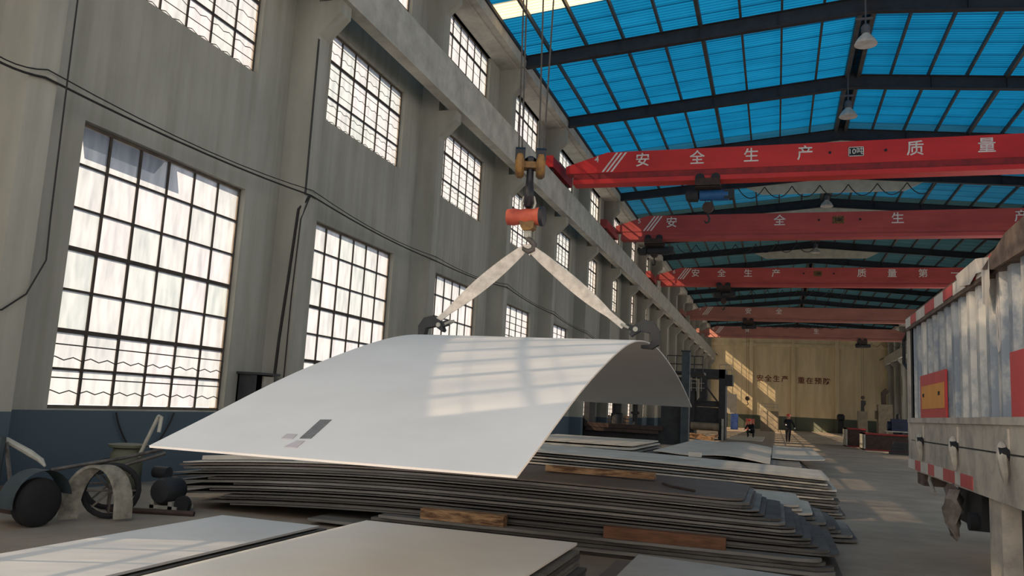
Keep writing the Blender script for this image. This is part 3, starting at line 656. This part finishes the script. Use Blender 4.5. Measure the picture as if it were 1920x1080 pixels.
# front plates
FG = 'pale plates of the front stacks'
slab('steel_plate', -5.52, -4.36, 1.2, 7.42, lambda x: .145, .02, M['plate'], 'pale flat plate at the lower left, on the narrow front stack', rr=0)
for i in range(3): slab('steel_plate', -5.62+.05*i, -4.32, 1.1, 7.6-.05*i, lambda x, i=i: .045+.032*i, .028, M['plate_d'], 'dark plate under the lower left pale plate', 'plates under the lower left pale plate', rr=0)
slab('steel_plate', -3.56, -1.58, .9, 6.88, lambda x: .335-.0*x, .02, M['plate_f'], 'wide pale plate at the bottom centre, topmost of the front stack', rr=0)
for i in range(8): slab('steel_plate', -3.5+.02*random.random(), -1.55+.02*random.random()+(.05 if i < 4 else 0), 1.0, 6.86-.02*random.random(), lambda x, i=i: .045+.034*i, .026, M['plate_m'] if i % 3 else M['plate_d'], 'plate edge beneath the wide pale plate of the front stack', 'plates under the wide front plate', rr=0)
for i in range(4): slab('steel_plate', -1.42+.03*i, .15, 1.5, 7.75-.12*i, lambda x, i=i: .04+.035*i, .026, M['plate_d'] if i < 3 else M['plate_b'], 'dark brown plate lying between the two pale front stacks', 'dark plates between the front stacks', rr=0)
slab('steel_plate', -1.06, .55, 2.0, 6.85, lambda x: .30-.03*(x+1.06), .02, M['plate_u'], 'cool grey plate at the bottom right, leaning slightly to the right', rr=0)
slab('steel_plate', -1.0, .5, 2.2, 6.95, lambda x: .265-.035*(x+1.06), .02, M['plate_l'], 'pale plate peeping from under the cool grey plate', rr=0)
for i in range(2): timber(-1.0, .5, 6.2-2.5*i, 6.32-2.5*i, .147, .182, M['wood2'], 'timber spacer under the cool grey plate, '+('farther one', 'nearer one')[i])

# ------------------------------------------------------------------ truck
TX = 1.7
t = thing('truck', 'grey open-bed truck with corrugated sides at the right edge', 'truck', (2.9, 6.0, 0))
TY0, TY1 = 1.0, 12.05
part('bed_floor', MB().box(TX+.03, 4.2, TY0, TY1, .98, 1.12), M['trk_dark'], t)
part('chassis', MB().box(2.35, 2.55, TY0-.5, TY1-.4, .7, .98).box(3.35, 3.55, TY0-.5, TY1-.4, .7, .98), M['trk_dark'], t)
part('drop_board', MB().box(TX-.02, TX+.05, TY0, TY1, .90, 1.27), M['trk'], t)
part('upper_board', MB().box(TX-.015, TX+.05, TY0, TY1-.05, 1.285, 1.55).box(TX-.035, TX+.05, TY0, TY1-.05, 1.50, 1.56), M['trk'], t)
def ribs(x, y0, y1, z0, z1, side=-1):
    P = []; y = y0; per = .36
    while y < y1:
        P += [(x+.07, y), (x+.07, y+.13), (x, y+.19), (x, y+.30)]; y += per
    V = [(a, b, z0) for a, b in P]+[(a, b, z1) for a, b in P]+[(a+.01, b, z0) for a, b in P]+[(a+.01, b, z1) for a, b in P]
    n = len(P); F = [(i, i+1, n+i+1, n+i) for i in range(n-1)]+[(2*n+i, 3*n+i, 3*n+i+1, 2*n+i+1) for i in range(n-1)]
    return MB().add(V, F)
part('corrugated_side', ribs(TX, TY0, TY1-.25, 1.55, 2.74), M['trk_rib'], t)
part('far_side', ribs(4.15, TY0, TY1-.25, 1.1, 2.74), M['trk_rib'], t)
part('tailgate', MB().box(TX+.05, 4.2, TY1-.06, TY1, 1.12, 2.6), M['trk_dark'], t)
part('corner_post', MB().box(TX-.02, TX+.1, TY1-.16, TY1+.02, 1.27, 2.78), M['trk'], t)
part('inner_post', MB().box(TX+.0, TX+.08, TY1-.42, TY1-.16, 1.55, 2.74), M['trk_dark'], t)
tr = part('top_rail', MB().box(TX-.03, TX+.1, TY0, TY1+.02, 2.72, 2.90), M['trk_rust'], t)
y = TY1
i = 0
while y > 5.2:
    l = (.42, .45, .62, .62, .5, .5, .55, .45)[i % 8]
    part('reflective_tape', MB().box(TX-.036, TX-.03, y-l, y-.02, 2.755+.01*(i % 2), 2.88), M['tape_w'] if i % 2 == 0 else M['tape_r'], tr); y -= l; i += 1
part('torn_tape', MB().add([(TX-.05, 7.85, 2.93), (TX-.04, 8.75, 2.93), (TX-.04, 8.6, 2.80), (TX-.05, 8.1, 2.74), (TX-.06, 7.8, 2.79), (TX-.07, 7.3, 2.84), (TX-.08, 7.25, 2.60), (TX-.07, 7.42, 2.46), (TX-.06, 7.6, 2.5), (TX-.05, 7.66, 2.78)],
     [(0, 1, 2, 3), (0, 3, 4, 9), (9, 5, 6, 7), (9, 7, 8), (0, 9, 5)]), M['tape_w'], tr)
part('rail_patch', MB().prism([(5.9, 2.70), (7.2, 2.72), (7.55, 2.78), (6.8, 2.93), (5.9, 2.95)], TX-.07, TX-.04, 'YZ'), M['trk_rust'], tr)
y = TY1; db = []
for i in range(8):
    l = (.55, .42, .5, .4, .5, .6, .25, .5)[i]
    part('reflective_tape', MB().box(TX-.027, TX-.02, y-l, y, .915-.0*i, 1.035), M['tape_w'] if i % 2 == 0 else M['tape_r'], t); y -= l
p = part('reflector_plate', MB().box(TX-.03, TX-.012, 9.42, 10.98, 1.53, 2.06), M['plate_r'], t)
part('reflector_face', MB().box(TX-.036, TX-.03, 9.5, 10.86, 1.66, 1.93), M['plate_o'], p)
for yy in (9.75, 10.72): part('bolt', MB().box(TX-.042, TX-.036, yy-.04, yy+.04, 1.80, 1.84), M['trk_dark'], p)
part('reflector_plate', MB().box(TX-.03, TX-.012, 5.6, 6.95, 1.50, 2.04), M['plate_r'], t)
for yy in (10.9, 8.95, 7.12, 5.3):
    l = part('latch', MB().tube([(TX-.04, yy+.10, 1.36), (TX-.06, yy+.02, 1.33), (TX-.07, yy-.03, 1.25), (TX-.06, yy-.05, 1.13), (TX-.05, yy-.03, 1.06)], [.02, .035, .04, .03, .012], 8), M['trk'], t, True)
    part('latch_hinge', MB().lathe([(.05, -.05), (.055, 0), (.05, .02)], (TX-.04, yy, 1.28), 'X', 12), M['trk_dark'], l, True)
    part('latch_strap', MB().box(TX-.03, TX-.015, yy-.03, yy+.04, 1.27, 1.47), M['trk'], l)
part('handle', MB().tube([(TX, TY1+.02, 2.72), (TX-.02, TY1+.25, 2.62), (TX-.02, TY1+.28, 2.3), (TX, TY1+.05, 2.22)], .025, 8), M['trk_dark'], t, True)
part('tail_bracket', MB().box(TX+.03, TX+.3, 11.2, 11.7, .74, .92), M['trk_rust'], t)
part('light_loop', MB().tube([(TX+.02, 10.7, .93), (TX, 10.65, .84), (TX, 10.4, .74), (TX, 10.3, .72)], .02, 6), M['trk'], t)
part('tool_box', MB().box(TX+.05, TX+.5, 8.35, 9.35, .56, .92), M['trk_dark'], t)
part('stub_pipe', MB().lathe([(.03, -.12), (.08, -.12), (.08, .1), (.03, .1)], (TX+.1, 8.55, .62), 'X', 14), M['rubber'], t, True)
part('support_leg', MB().box(TX+.02, TX+.16, 7.55, 7.95, .05, .92), M['trk'], t)
part('mud_guard', MB().box(TX+.16, TX+.5, 7.2, 7.6, .15, .95), M['trk_dark'], t)
for yy in (6.2, 4.9):
    w = part('wheel', MB().lathe([(.25, -.15), (.46, -.15), (.5, -.1), (.5, .1), (.46, .15), (.25, .15)], (TX+.42, yy, .5), 'X', 28), M['rubber'], t, True)
    part('hub', MB().lathe([(.06, -.18), (.2, -.12), (.26, -.1), (.26, .1)], (TX+.42, yy, .5), 'X', 20), M['trk'], w, True)
glyph('8', .62, M['white'], t, (TX-.004, 7.365, 2.28), name='painted_digit', bold=.03, rot=(math.pi/2, 0, -math.pi/2), ext=.002).scale = (.36, 1, 1)
rg = MB(); rg.lathe([(.008, -.50), (.03, -.45), (.055, -.34), (.075, -.2), (.08, -.1), (.05, -.01), (.03, .04)], (TX-.06, 9.0, .88), 'Z', 12)
rg.v = [(x+(.03*math.sin(z*31+y*40)), y+.035*math.sin(z*22+x*60), z) for x, y, z in rg.v]
single('hanging_rag', rg, M['rag'], 'grey tattered rag tied under the truck bed', 'rag', smooth=True)

# ------------------------------------------------------------------ clutter by the left wall
def ring(mb, c, R_, r, axis='X', n=24, m=8):
    c = Vector(c); V = []
    for i in range(n):
        a = 2*math.pi*i/n
        for j in range(m):
            b = 2*math.pi*j/m; q = R_+r*math.cos(b); p = (r*math.sin(b), q*math.cos(a), q*math.sin(a))
            if axis == 'Y': p = (p[1], p[0], p[2])
            V.append(c+Vector(p))
    return mb.add(V, [(i*m+j, ((i+1) % n)*m+j, ((i+1) % n)*m+(j+1) % m, i*m+(j+1) % m) for i in range(n) for j in range(m)])
Rz = Matrix.Rotation(math.radians(-30), 3, 'Z')
def rot_about(mb, c, ang):
    R_ = Matrix.Rotation(ang, 3, 'Z'); c = Vector(c); mb.v = [tuple(c+R_@(Vector(v)-c)) for v in mb.v]; return mb
# small wheeled machine with fender, far left
c0 = (-7.0, 6.45, 0); an = math.radians(-8)
t = thing('fender_cart', 'old cart wheel under a grey curved fender at the far left', 'cart', c0)
w = rot_about(MB().lathe([(.06, -.07), (.2, -.07), (.24, -.04), (.24, .04), (.2, .07), (.06, .07)], (c0[0], c0[1], .24), 'X', 22), c0, an)
part('wheel', w, M['rubber'], t, True)
f = []; fm = MB(); V = []
for i in range(13):
    a = math.radians(10+15*i)
    for s in (-.14, .1): V.append((c0[0]+s, c0[1]+.31*math.cos(a), .25+.31*math.sin(a)))
fm.add(V, [(2*i, 2*i+1, 2*i+3, 2*i+2) for i in range(12)])
part('fender', rot_about(fm, c0, an), M['teal'], t, True)
part('axle_box', rot_about(MB().box(c0[0]-.5, c0[0]-.1, c0[1]-.16, c0[1]+.3, .12, .36), c0, an), M['darkbrown'], t)
# handcart with spoked wheel and draped canvas belt
c1 = (-7.1, 7.5, 0); an = math.radians(-45)
t = thing('hand_cart', 'two-wheeled hand cart with spoked wheel and a raised handle by the wall', 'cart', c1)
for s, nm in ((-.35, 0), (.35, 1)):
    w = MB(); ring(w, (c1[0]+s, c1[1], .30), .27, .03)
    wh = part('wheel', rot_about(w, c1, an), M['rubber'], t, True)
    sp = MB()
    for i in range(4):
        a = math.pi*i/4; sp.tube([(c1[0]+s, c1[1]+.26*math.cos(a), .3+.26*math.sin(a)), (c1[0]+s, c1[1]-.26*math.cos(a), .3-.26*math.sin(a))], .012, 5)
    part('spokes', rot_about(sp, c1, an), M['iron'], wh)
part('axle', rot_about(MB().tube([(c1[0]-.4, c1[1], .3), (c1[0]+.4, c1[1], .3)], .02, 8), c1, an), M['iron'], t)
part('frame', MB().tube([(-7.35, 6.9, .5), (-7.0, 7.5, .62), (-6.8, 7.9, .72)], .022, 6).tube([(-7.05, 6.95, .42), (-6.95, 7.5, .55), (-6.75, 7.9, .68)], .022, 6), M['iron'], t)
part('tank', MB().lathe([(.03, -.28), (.14, -.26), (.18, -.2), (.18, .16), (.14, .24), (.05, .27)], (-7.25, 7.85, .48), 'Z', 18), M['olive'], t, True)
part('tank_rim', MB().lathe([(.14, .70), (.21, .72), (.22, .75), (.14, .76)], (-7.25, 7.85, 0), 'Z', 18), M['olive'], t, True)
part('handle', MB().tube([(-7.08, 7.85, .62), (-6.98, 7.85, .84), (-6.86, 7.85, 1.10)], .022, 8).tube([(-6.86, 7.85, 1.10), (-6.80, 7.83, 1.09), (-6.79, 7.8, .92)], .022, 8), M['pipe'], t, True)
V = []; n = 16
for i in range(n+1):
    a = math.pi*i/n; ww = .085
    cx, cz = -.24*math.cos(a), .0+.56*math.sin(a)**.8 if math.sin(a) > 0 else 0
    for s in (-ww, ww): V.append((-6.8+cx*.85+s*.4, 7.02+cx*.75+s*.95, .03+cz)); V.append((-6.8+cx*.77+s*.4, 7.02+cx*.68+s*.95, .03+cz*.95))
F = []
for i in range(n):
    a = 4*i; b = a+4
    F += [(a, b, b+2, a+2), (a+1, a+3, b+3, b+1), (a, a+1, b+1, b), (a+2, b+2, b+3, a+3)]
single('canvas_belt', MB().add(V, F), M['belt'], 'stiff canvas belt arched over the hand cart wheel', 'belt', smooth=False)
t = thing('grinder_stand', 'dark post with a tilted pale arm at the left edge', 'machine stand', (-8.3, 7.0, 0))
part('post', MB().tube([(-8.2, 6.95, 0), (-8.2, 6.95, .8)], .07, 10).box(-8.38, -8.0, 6.75, 7.15, 0, .05), M['teal'], t)
part('arm', MB().tube([(-8.4, 7.0, .78), (-8.25, 7.1, .75), (-8.0, 7.2, .62), (-7.85, 7.22, .55)], [.03, .035, .04, .03], 8), M['pipe'], t, True)
part('nozzle', MB().tube([(-7.86, 7.22, .555), (-7.78, 7.22, .49)], [.035, .012], 8), M['pipe'], t, True)
part('brace', MB().tube([(-8.2, 7.05, .72), (-8.0, 7.0, .3), (-7.9, 6.95, .05)], .025, 6), M['iron'], t)
t = thing('small_compressor', 'small dark round compressor on the floor at the left end of the tall stack', 'compressor', (-6.85, 8.15, 0))
part('tank', MB().lathe([(.05, -.17), (.13, -.16), (.16, -.1), (.16, .1), (.13, .16), (.05, .17)], (-6.85, 8.15, .23), 'Y', 18), M['dark'], t, True)
part('base', MB().box(-7.0, -6.6, 8.0, 8.3, .03, .07).box(-6.98, -6.92, 8.0, 8.3, 0, .12).box(-6.72, -6.66, 8.0, 8.3, 0, .12), M['pipe'], t)
part('motor', MB().lathe([(.03, -.1), (.07, -.1), (.07, .1), (.03, .1)], (-6.98, 8.15, .43), 'X', 14), M['dark'], t, True)
part('wheel', MB().lathe([(.03, -.03), (.1, -.03), (.1, .03), (.03, .03)], (-6.55, 8.05, .1), 'Y', 16), M['rubber'], t, True)
single('floor_pipe', MB().tube([(-7.25, 7.65, .03), (-6.3, 7.95, .03)], .03, 8), M['darkbrown'], 'thin dark pipe lying on the floor beside the hand cart', 'pipe')
hz = MB(); hz.tube([(-9.06, 9.5+.05*i, 1.04-.62*math.sin(math.pi*i/24)**.8) for i in range(25)], .014, 5)
single('wall_hose', hz, M['cable'], 'dark hose drooping against the painted lower wall below the nearest window', 'hose')

# ------------------------------------------------------------------ machines in the middle distance
t = thing('plate_press', 'big dark press frame with a low wide opening behind the lifted plate', 'press', (-6.6, 40, 0))
part('frame', MB().box(-9.0, -8.75, 39.6, 41, 0, 3.2).box(-5.25, -4.05, 39.6, 41, 0, 3.2).box(-8.75, -5.25, 39.6, 41, 1.9, 3.2).box(-8.75, -5.25, 39.6, 41, 0, .62), M['dark'], t)
part('table', MB().box(-8.9, -5.1, 39.2, 39.7, .62, .82).box(-8.8, -5.3, 39.1, 39.3, .45, .6), M['darkbrown'], t)
part('ram', MB().lathe([(.3, 0), (.3, .5), (.22, .55), (.22, 1.2)], (-7.5, 40.3, .8), 'Z', 16), M['dark'], t, True)
part('ram', MB().lathe([(.12, 0), (.12, .5), (.22, .52), (.22, .62), (.12, .64), (.12, 1.1)], (-6.6, 40.3, .82), 'Z', 14), M['dark'], t, True)
t2 = thing('press_column', 'tall dark machine column with a railed platform, right beside the press', 'machine column', (-4.1, 40.0, 0))
part('column', MB().box(-4.28, -3.92, 39.3, 39.9, 0, 4.4), M['teal'], t2)
part('cap', MB().box(-4.32, -3.88, 39.25, 39.95, 4.4, 4.47), M['dark'], t2)
pf = MB().box(-5.1, -3.3, 39.9, 41.2, 3.38, 3.5)
part('platform', pf, M['dark'], t2)
rl = MB()
for xx in (-5.05, -4.6, -3.75, -3.35): rl.tube([(xx, 39.95, 3.5), (xx, 39.95, 4.25)], .025, 5)
for zz in (3.85, 4.25): rl.tube([(-5.05, 39.95, zz), (-3.35, 39.95, zz)], .022, 5)
part('railing', rl, M['dark'], t2)
t = thing('gantry_machine', 'dark two-storey rolling machine with railed platforms left of the lettered wall', 'machine', (-3.9, 52, 0))
part('left_leg', MB().box(-5.2, -4.8, 51.6, 53.5, 0, 3.6), M['dark'], t)
part('right_leg', MB().box(-3.35, -2.95, 51.6, 53.5, 0, 4.3), M['dark'], t)
part('head', MB().box(-5.1, -3.0, 51.6, 53.5, 3.75, 4.3).box(-5.1, -3.35, 51.8, 53.4, 2.0, 2.35).box(-4.5, -4.1, 51.6, 53.4, 2.3, 3.75), M['dark'], t)
part('side_platform', MB().box(-3.0, -2.55, 51.7, 53.3, 3.35, 4.0), M['dark'], t)
rl = MB()
for xx in (-3.35, -2.95, -2.58): rl.tube([(xx, 51.7, 4.0), (xx, 51.7, 4.6)], .02, 5)
for zz in (4.3, 4.6): rl.tube([(-3.35, 51.7, zz), (-2.58, 51.7, zz)], .02, 5)
part('railing', rl, M['pipe'], t); rl = MB()
for xx in (-5.0, -4.7, -4.4): rl.tube([(xx, 51.5, 2.9), (xx, 51.5, 3.75)], .02, 5)
for zz in (3.1, 3.4): rl.tube([(-5.1, 51.5, zz), (-4.2, 51.5, zz)], .02, 5)
part('railing', rl, M['pipe'], t)
part('apron', MB().box(-4.9, -3.3, 51.8, 53, .95, 1.95), M['dark'], t)
part('roller', MB().lathe([(.1, 0), (.24, .02), (.24, 1.7), (.1, 1.72)], (-5.0, 51.5, .78), 'X', 18), M['tan'], t, True)
part('brace', MB().bar((-4.1, 51.6, 3.2), (-3.4, 51.6, 2.3), .1, .1).bar((-4.2, 51.6, 2.9), (-4.6, 51.6, 2.3), .1, .1), M['dark'], t)
part('white_post', MB().box(-3.14, -3.02, 51.3, 51.5, 0, 1.3), M['pipe'], t, label='pale vertical post')
single('scrap_heap', MB().obox((-4.2, 50.3, .14), (1.4, .5, .28), Matrix.Rotation(.15, 3, 'Y')).obox((-3.6, 50.4, .22), (.7, .3, .12), Matrix.Rotation(-.3, 3, 'Y')).obox((-4.5, 50.1, .33), (.8, .2, .06), Matrix.Rotation(.3, 3, 'Z')), M['wood'], 'heap of wooden offcuts in front of the rolling machine', 'offcuts')
# pallets behind the press opening
for i in range(3):
    zz = .02+.2*i+.6; t = thing('wooden_pallet', ['lowest wooden pallet of the stack seen through the press', 'middle wooden pallet of the stack seen through the press', 'top wooden pallet of the stack seen through the press'][i], 'pallet', (-8.3, 44.5, zz), 'stacked pallets')
    for xx in (-8.85, -8.3, -7.75): part('bearer', MB().box(xx-.06, xx+.06, 44, 45, zz+.03, zz+.14), M['wood'], t)
    for j in range(4): part('board', MB().box(-8.9, -7.7, 44+.27*j, 44.15+.27*j, zz+.14, zz+.17), M['wood'], t)
single('pallet_base', MB().box(-8.95, -7.65, 43.9, 45.1, 0, .6), M['darkbrown'], 'dark crate carrying the wooden pallets behind the press', 'crate')
# right far machines
t = thing('furnace', 'tan box furnace with a bent flue by the far right wall', 'furnace', (8.7, 75, 0))
part('body', MB().box(8.15, 9.25, 74.6, 76, .0, 3.15).box(7.95, 8.15, 74.9, 75.5, 1.9, 2.6), M['tan'], t)
part('flue', MB().prism([(8.45, 3.1), (8.8, 3.1), (8.8, 3.95), (9.07, 4.25), (8.75, 4.5), (8.42, 4.15)], 74.9, 75.3), M['darkbrown'], t)
t = thing('furnace', 'smaller tan box furnace with a short dark stack', 'furnace', (6.95, 75, 0))
part('body', MB().box(6.6, 7.33, 74.7, 75.6, 0, 2.5), M['tan'], t)
part('flue', MB().prism([(6.83, 2.5), (7.1, 2.5), (7.1, 2.9), (7.22, 3.1), (7.2, 3.4), (6.85, 3.42)], 74.9, 75.2), M['dark'], t)
def beam_block(x0, x1, y0, y1, h, label):
    t = thing('steel_block', label, 'steel block', ((x0+x1)/2, (y0+y1)/2, 0))
    part('web', MB().box(x0+.08, x1, y0+.1, y1-.1, .05, h-.08), M['darkbrown'], t)
    part('flange', MB().box(x0, x1, y0, y1, h-.08, h), M['dred'], t); part('end_plate', MB().box(x0, x0+.08, y0, y1, 0, h), M['pipe'], t)
    part('flange', MB().box(x0, x1, y0, y1, 0, .06), M['dred'], t)
beam_block(4.15, 5.3, 55.0, 57.5, 1.15, 'brown welded steel block standing nearer the lettered wall')
beam_block(4.75, 7.4, 50.5, 53.0, .95, 'long brown welded steel block right of the aisle')
for i in range(4): single('steel_beam', MB().box(5.5+.1*i, 8.6, 45.5+.3*i, 46.1+.3*i, .02+.15*i, .15+.15*i), M['dark'], 'dark beam in the pile by the truck corner', 'beam', 'piled dark beams')
t = thing('generator', 'dark blue engine set on a pale table behind the truck corner', 'engine', (6.9, 55, 0))
part('table', MB().box(6.3, 8.2, 54.5, 55.5, 1.05, 1.12).box(6.4, 6.5, 54.6, 55.4, 0, 1.05).box(8.0, 8.1, 54.6, 55.4, 0, 1.05), M['pipe'], t)
part('engine', MB().box(6.7, 7.7, 54.6, 55.4, 1.12, 1.85).lathe([(.3, 0), (.3, .3)], (6.5, 55, 1.4), 'X', 14), M['navy'], t)
part('stack', MB().lathe([(.1, 1.85), (.1, 2.1), (.05, 2.15)], (7.1, 55, 0), 'Z', 10), M['dark'], t)
# items before the back wall
t = thing('railed_crate', 'brown crate with a pale railing on top before the lettered wall', 'crate', (-.7, 100, 0))
part('body', MB().box(-1.72, .3, 99.5, 101.5, 0, 2.35), M['tan'], t)
rl = MB()
for xx in (-1.7, -1.2, -.2, .28): rl.tube([(xx, 99.5, 2.35), (xx, 99.5, 3.15)], .03, 5)
for zz in (2.8, 3.15): rl.tube([(-1.7, 99.5, zz), (.28, 99.5, zz)], .03, 5)
part('railing', rl, M['pipe'], t)
single('blue_drum', MB().lathe([(.35, 0), (.42, .05), (.42, .9), (.44, .95), (.42, 1.0), (.42, 1.8), (.35, 1.85)], (-4.6, 99, 0), 'Z', 16), M['bluebox'], 'blue drum near the foot of the lettered wall', 'drum', smooth=True)
single('red_box', MB().box(-3.3, -2.35, 98.5, 99.3, 0, 1.3).box(-3.35, -2.3, 98.4, 99.4, 1.3, 1.36), M['pinkb'], 'faded red box behind the squatting worker', 'box')
t = thing('white_board', 'pale panel leaning on the end wall at its left corner', 'panel', (-5.0, 118, 0))
part('board', MB().box(-6.6, -5.2, 118, 118.08, 2.0, 4.6), M['plate_l'], t)
part('legs', MB().box(-6.5, -6.4, 118, 118.1, 0, 2.0).box(-5.4, -5.3, 118, 118.1, 0, 2.0), M['dark'], t)
single('valve_box', MB().box(8.0, 8.7, 118.8, 119.6, 0, 1.7).lathe([(.3, 1.7), (.5, 1.9), (.5, 2.4), (.3, 2.6)], (8.35, 119.2, 0), 'Z', 14), M['dark'], 'dark valve stand at the foot of the end wall', 'valve')
# ladder rungs on the far right wall
t = thing('wall_ladder', 'dark wall rungs on the far right columns', 'ladder', (13.5, 78, 0))
for i in range(9): part('rung', MB().box(13.0, 13.8, 78-.05, 78.05, 1+.9*i, 1.08+.9*i), M['dark'], t)
for xx in (13.0, 13.76): part('rail', MB().box(xx, xx+.05, 77.97, 78.03, 0, 9), M['dark'], t)

# ------------------------------------------------------------------ people
def person(label, loc, J, E, hands, helmet_at, head, pose):
    me = bpy.data.meshes.new('body'); names = list(J); idx = {n: i for i, n in enumerate(names)}
    me.from_pydata([J[n][0] for n in names], [(idx[a], idx[b]) for a, b in E], [])
    o = bpy.data.objects.new('tmp', me); COL.objects.link(o)
    md = o.modifiers.new('s', 'SKIN'); md.use_smooth_shade = True
    for n in names:
        sv = me.skin_vertices[0].data[idx[n]]; q = 1.0 if n == 'neck' else 1.32 if n in ('head', 'top') else 1.22; sv.radius = (J[n][1]*q,)*2 if not isinstance(J[n][1], tuple) else (J[n][1][0]*q, J[n][1][1]*q); sv.use_root = n == 'pelvis'
    o.modifiers.new('d', 'SUBSURF').levels = 1
    bpy.context.view_layer.update()
    body = bpy.data.meshes.new_from_object(o.evaluated_get(bpy.context.evaluated_depsgraph_get())); bpy.data.objects.remove(o)
    body.name = 'body'; body.materials.clear()
    for q in ('cloth', 'skin', 'glove', 'shoe'): body.materials.append(M[q])
    hz_ = Vector(head)
    for p in body.polygons:
        c = p.center
        if (c-hz_).length < .2 and c.z > hz_.z-.16: p.material_index = 1
        elif any((c-Vector(h)).length < .10 for h in hands): p.material_index = 2
        elif c.z < .09: p.material_index = 3
        p.use_smooth = True
    t = thing('person', label, 'person', loc)
    raw('body', body, t)
    h = MB().lathe([(.155, 0), (.15, .02), (.13, .03), (.125, .08), (.1, .12), (.05, .15), (.005, .155)], helmet_at, 'Z', 18)
    me = h.mesh('helmet', (0, 0, 0), True); me.materials.append(M['helmet']); raw('helmet', me, t)
    f = MB().lathe([(.004, -.03), (.016, -.015), (.018, .01), (.006, .03)], (head[0], head[1]-.115, head[2]-.01), 'Z', 8)
    me = f.mesh('nose', (0, 0, 0), True); me.materials.append(M['skin']); raw('nose', me, t)
    return t
J = dict(pelvis=((0, 0, .95), (.15, .11)), waist=((0, .01, 1.1), (.14, .1)), chest=((0, .02, 1.32), (.18, .12)), neck=((0, 0, 1.5), .06), head=((0, -.02, 1.6), .095), top=((0, -.02, 1.7), .09),
     hl=((-.1, 0, .9), .095), kl=((-.11, -.06, .5), .07), al=((-.1, .0, .1), .045), tl=((-.11, -.16, .05), .04),
     hr=((.1, 0, .9), .095), kr=((.07, -.02, .5), .07), ar=((.05, .12, .12), .045), tr=((.05, -.02, .05), .04),
     sl=((-.2, .02, 1.42), .07), el=((-.32, .04, 1.18), .055), wl=((-.16, -.18, 1.12), .04), fl=((-.1, -.22, 1.13), .045),
     sr=((.2, .02, 1.42), .07), er=((.33, .08, 1.18), .055), wr=((.38, -.02, .96), .04), fr=((.4, -.05, .88), .045))
E = [('pelvis', 'waist'), ('waist', 'chest'), ('chest', 'neck'), ('neck', 'head'), ('head', 'top'), ('pelvis', 'hl'), ('hl', 'kl'), ('kl', 'al'), ('al', 'tl'), ('pelvis', 'hr'), ('hr', 'kr'), ('kr', 'ar'), ('ar', 'tr'),
     ('chest', 'sl'), ('sl', 'el'), ('el', 'wl'), ('wl', 'fl'), ('chest', 'sr'), ('sr', 'er'), ('er', 'wr'), ('wr', 'fr')]
person('worker in dark clothes and red helmet walking on the aisle', (.78, 56.5, -.012), J, E, [J['fl'][0], J['fr'][0]], (0, -.02, 1.70), (0, -.02, 1.62), 'walk')
J2 = dict(pelvis=((.12, .15, .42), (.16, .14)), waist=((.08, .12, .58), (.15, .12)), chest=((0, .02, .82), (.18, .13)), neck=((-.04, -.06, .98), .06), head=((-.06, -.1, 1.07), .095), top=((-.06, -.1, 1.16), .09),
     hl=((-.02, .08, .4), .1), kl=((-.2, -.22, .5), .075), al=((-.14, -.02, .12), .05), tl=((-.18, -.16, .05), .04),
     hr=((.22, .1, .4), .1), kr=((.22, -.24, .5), .075), ar=((.2, .02, .12), .05), tr=((.2, -.12, .05), .04),
     sl=((-.18, .0, .9), .07), el=((-.3, -.16, .68), .055), wl=((-.36, -.34, .55), .04), fl=((-.39, -.4, .5), .045),
     sr=((.2, .0, .9), .07), er=((.26, -.2, .68), .055), wr=((-.02, -.36, .56), .04), fr=((-.1, -.4, .52), .045))
person('worker in dark clothes and red helmet squatting on a pale plate', (-1.72, 60.5, .062), J2, E, [J2['fl'][0], J2['fr'][0]], (-.06, -.1, 1.16), (-.06, -.1, 1.08), 'squat')
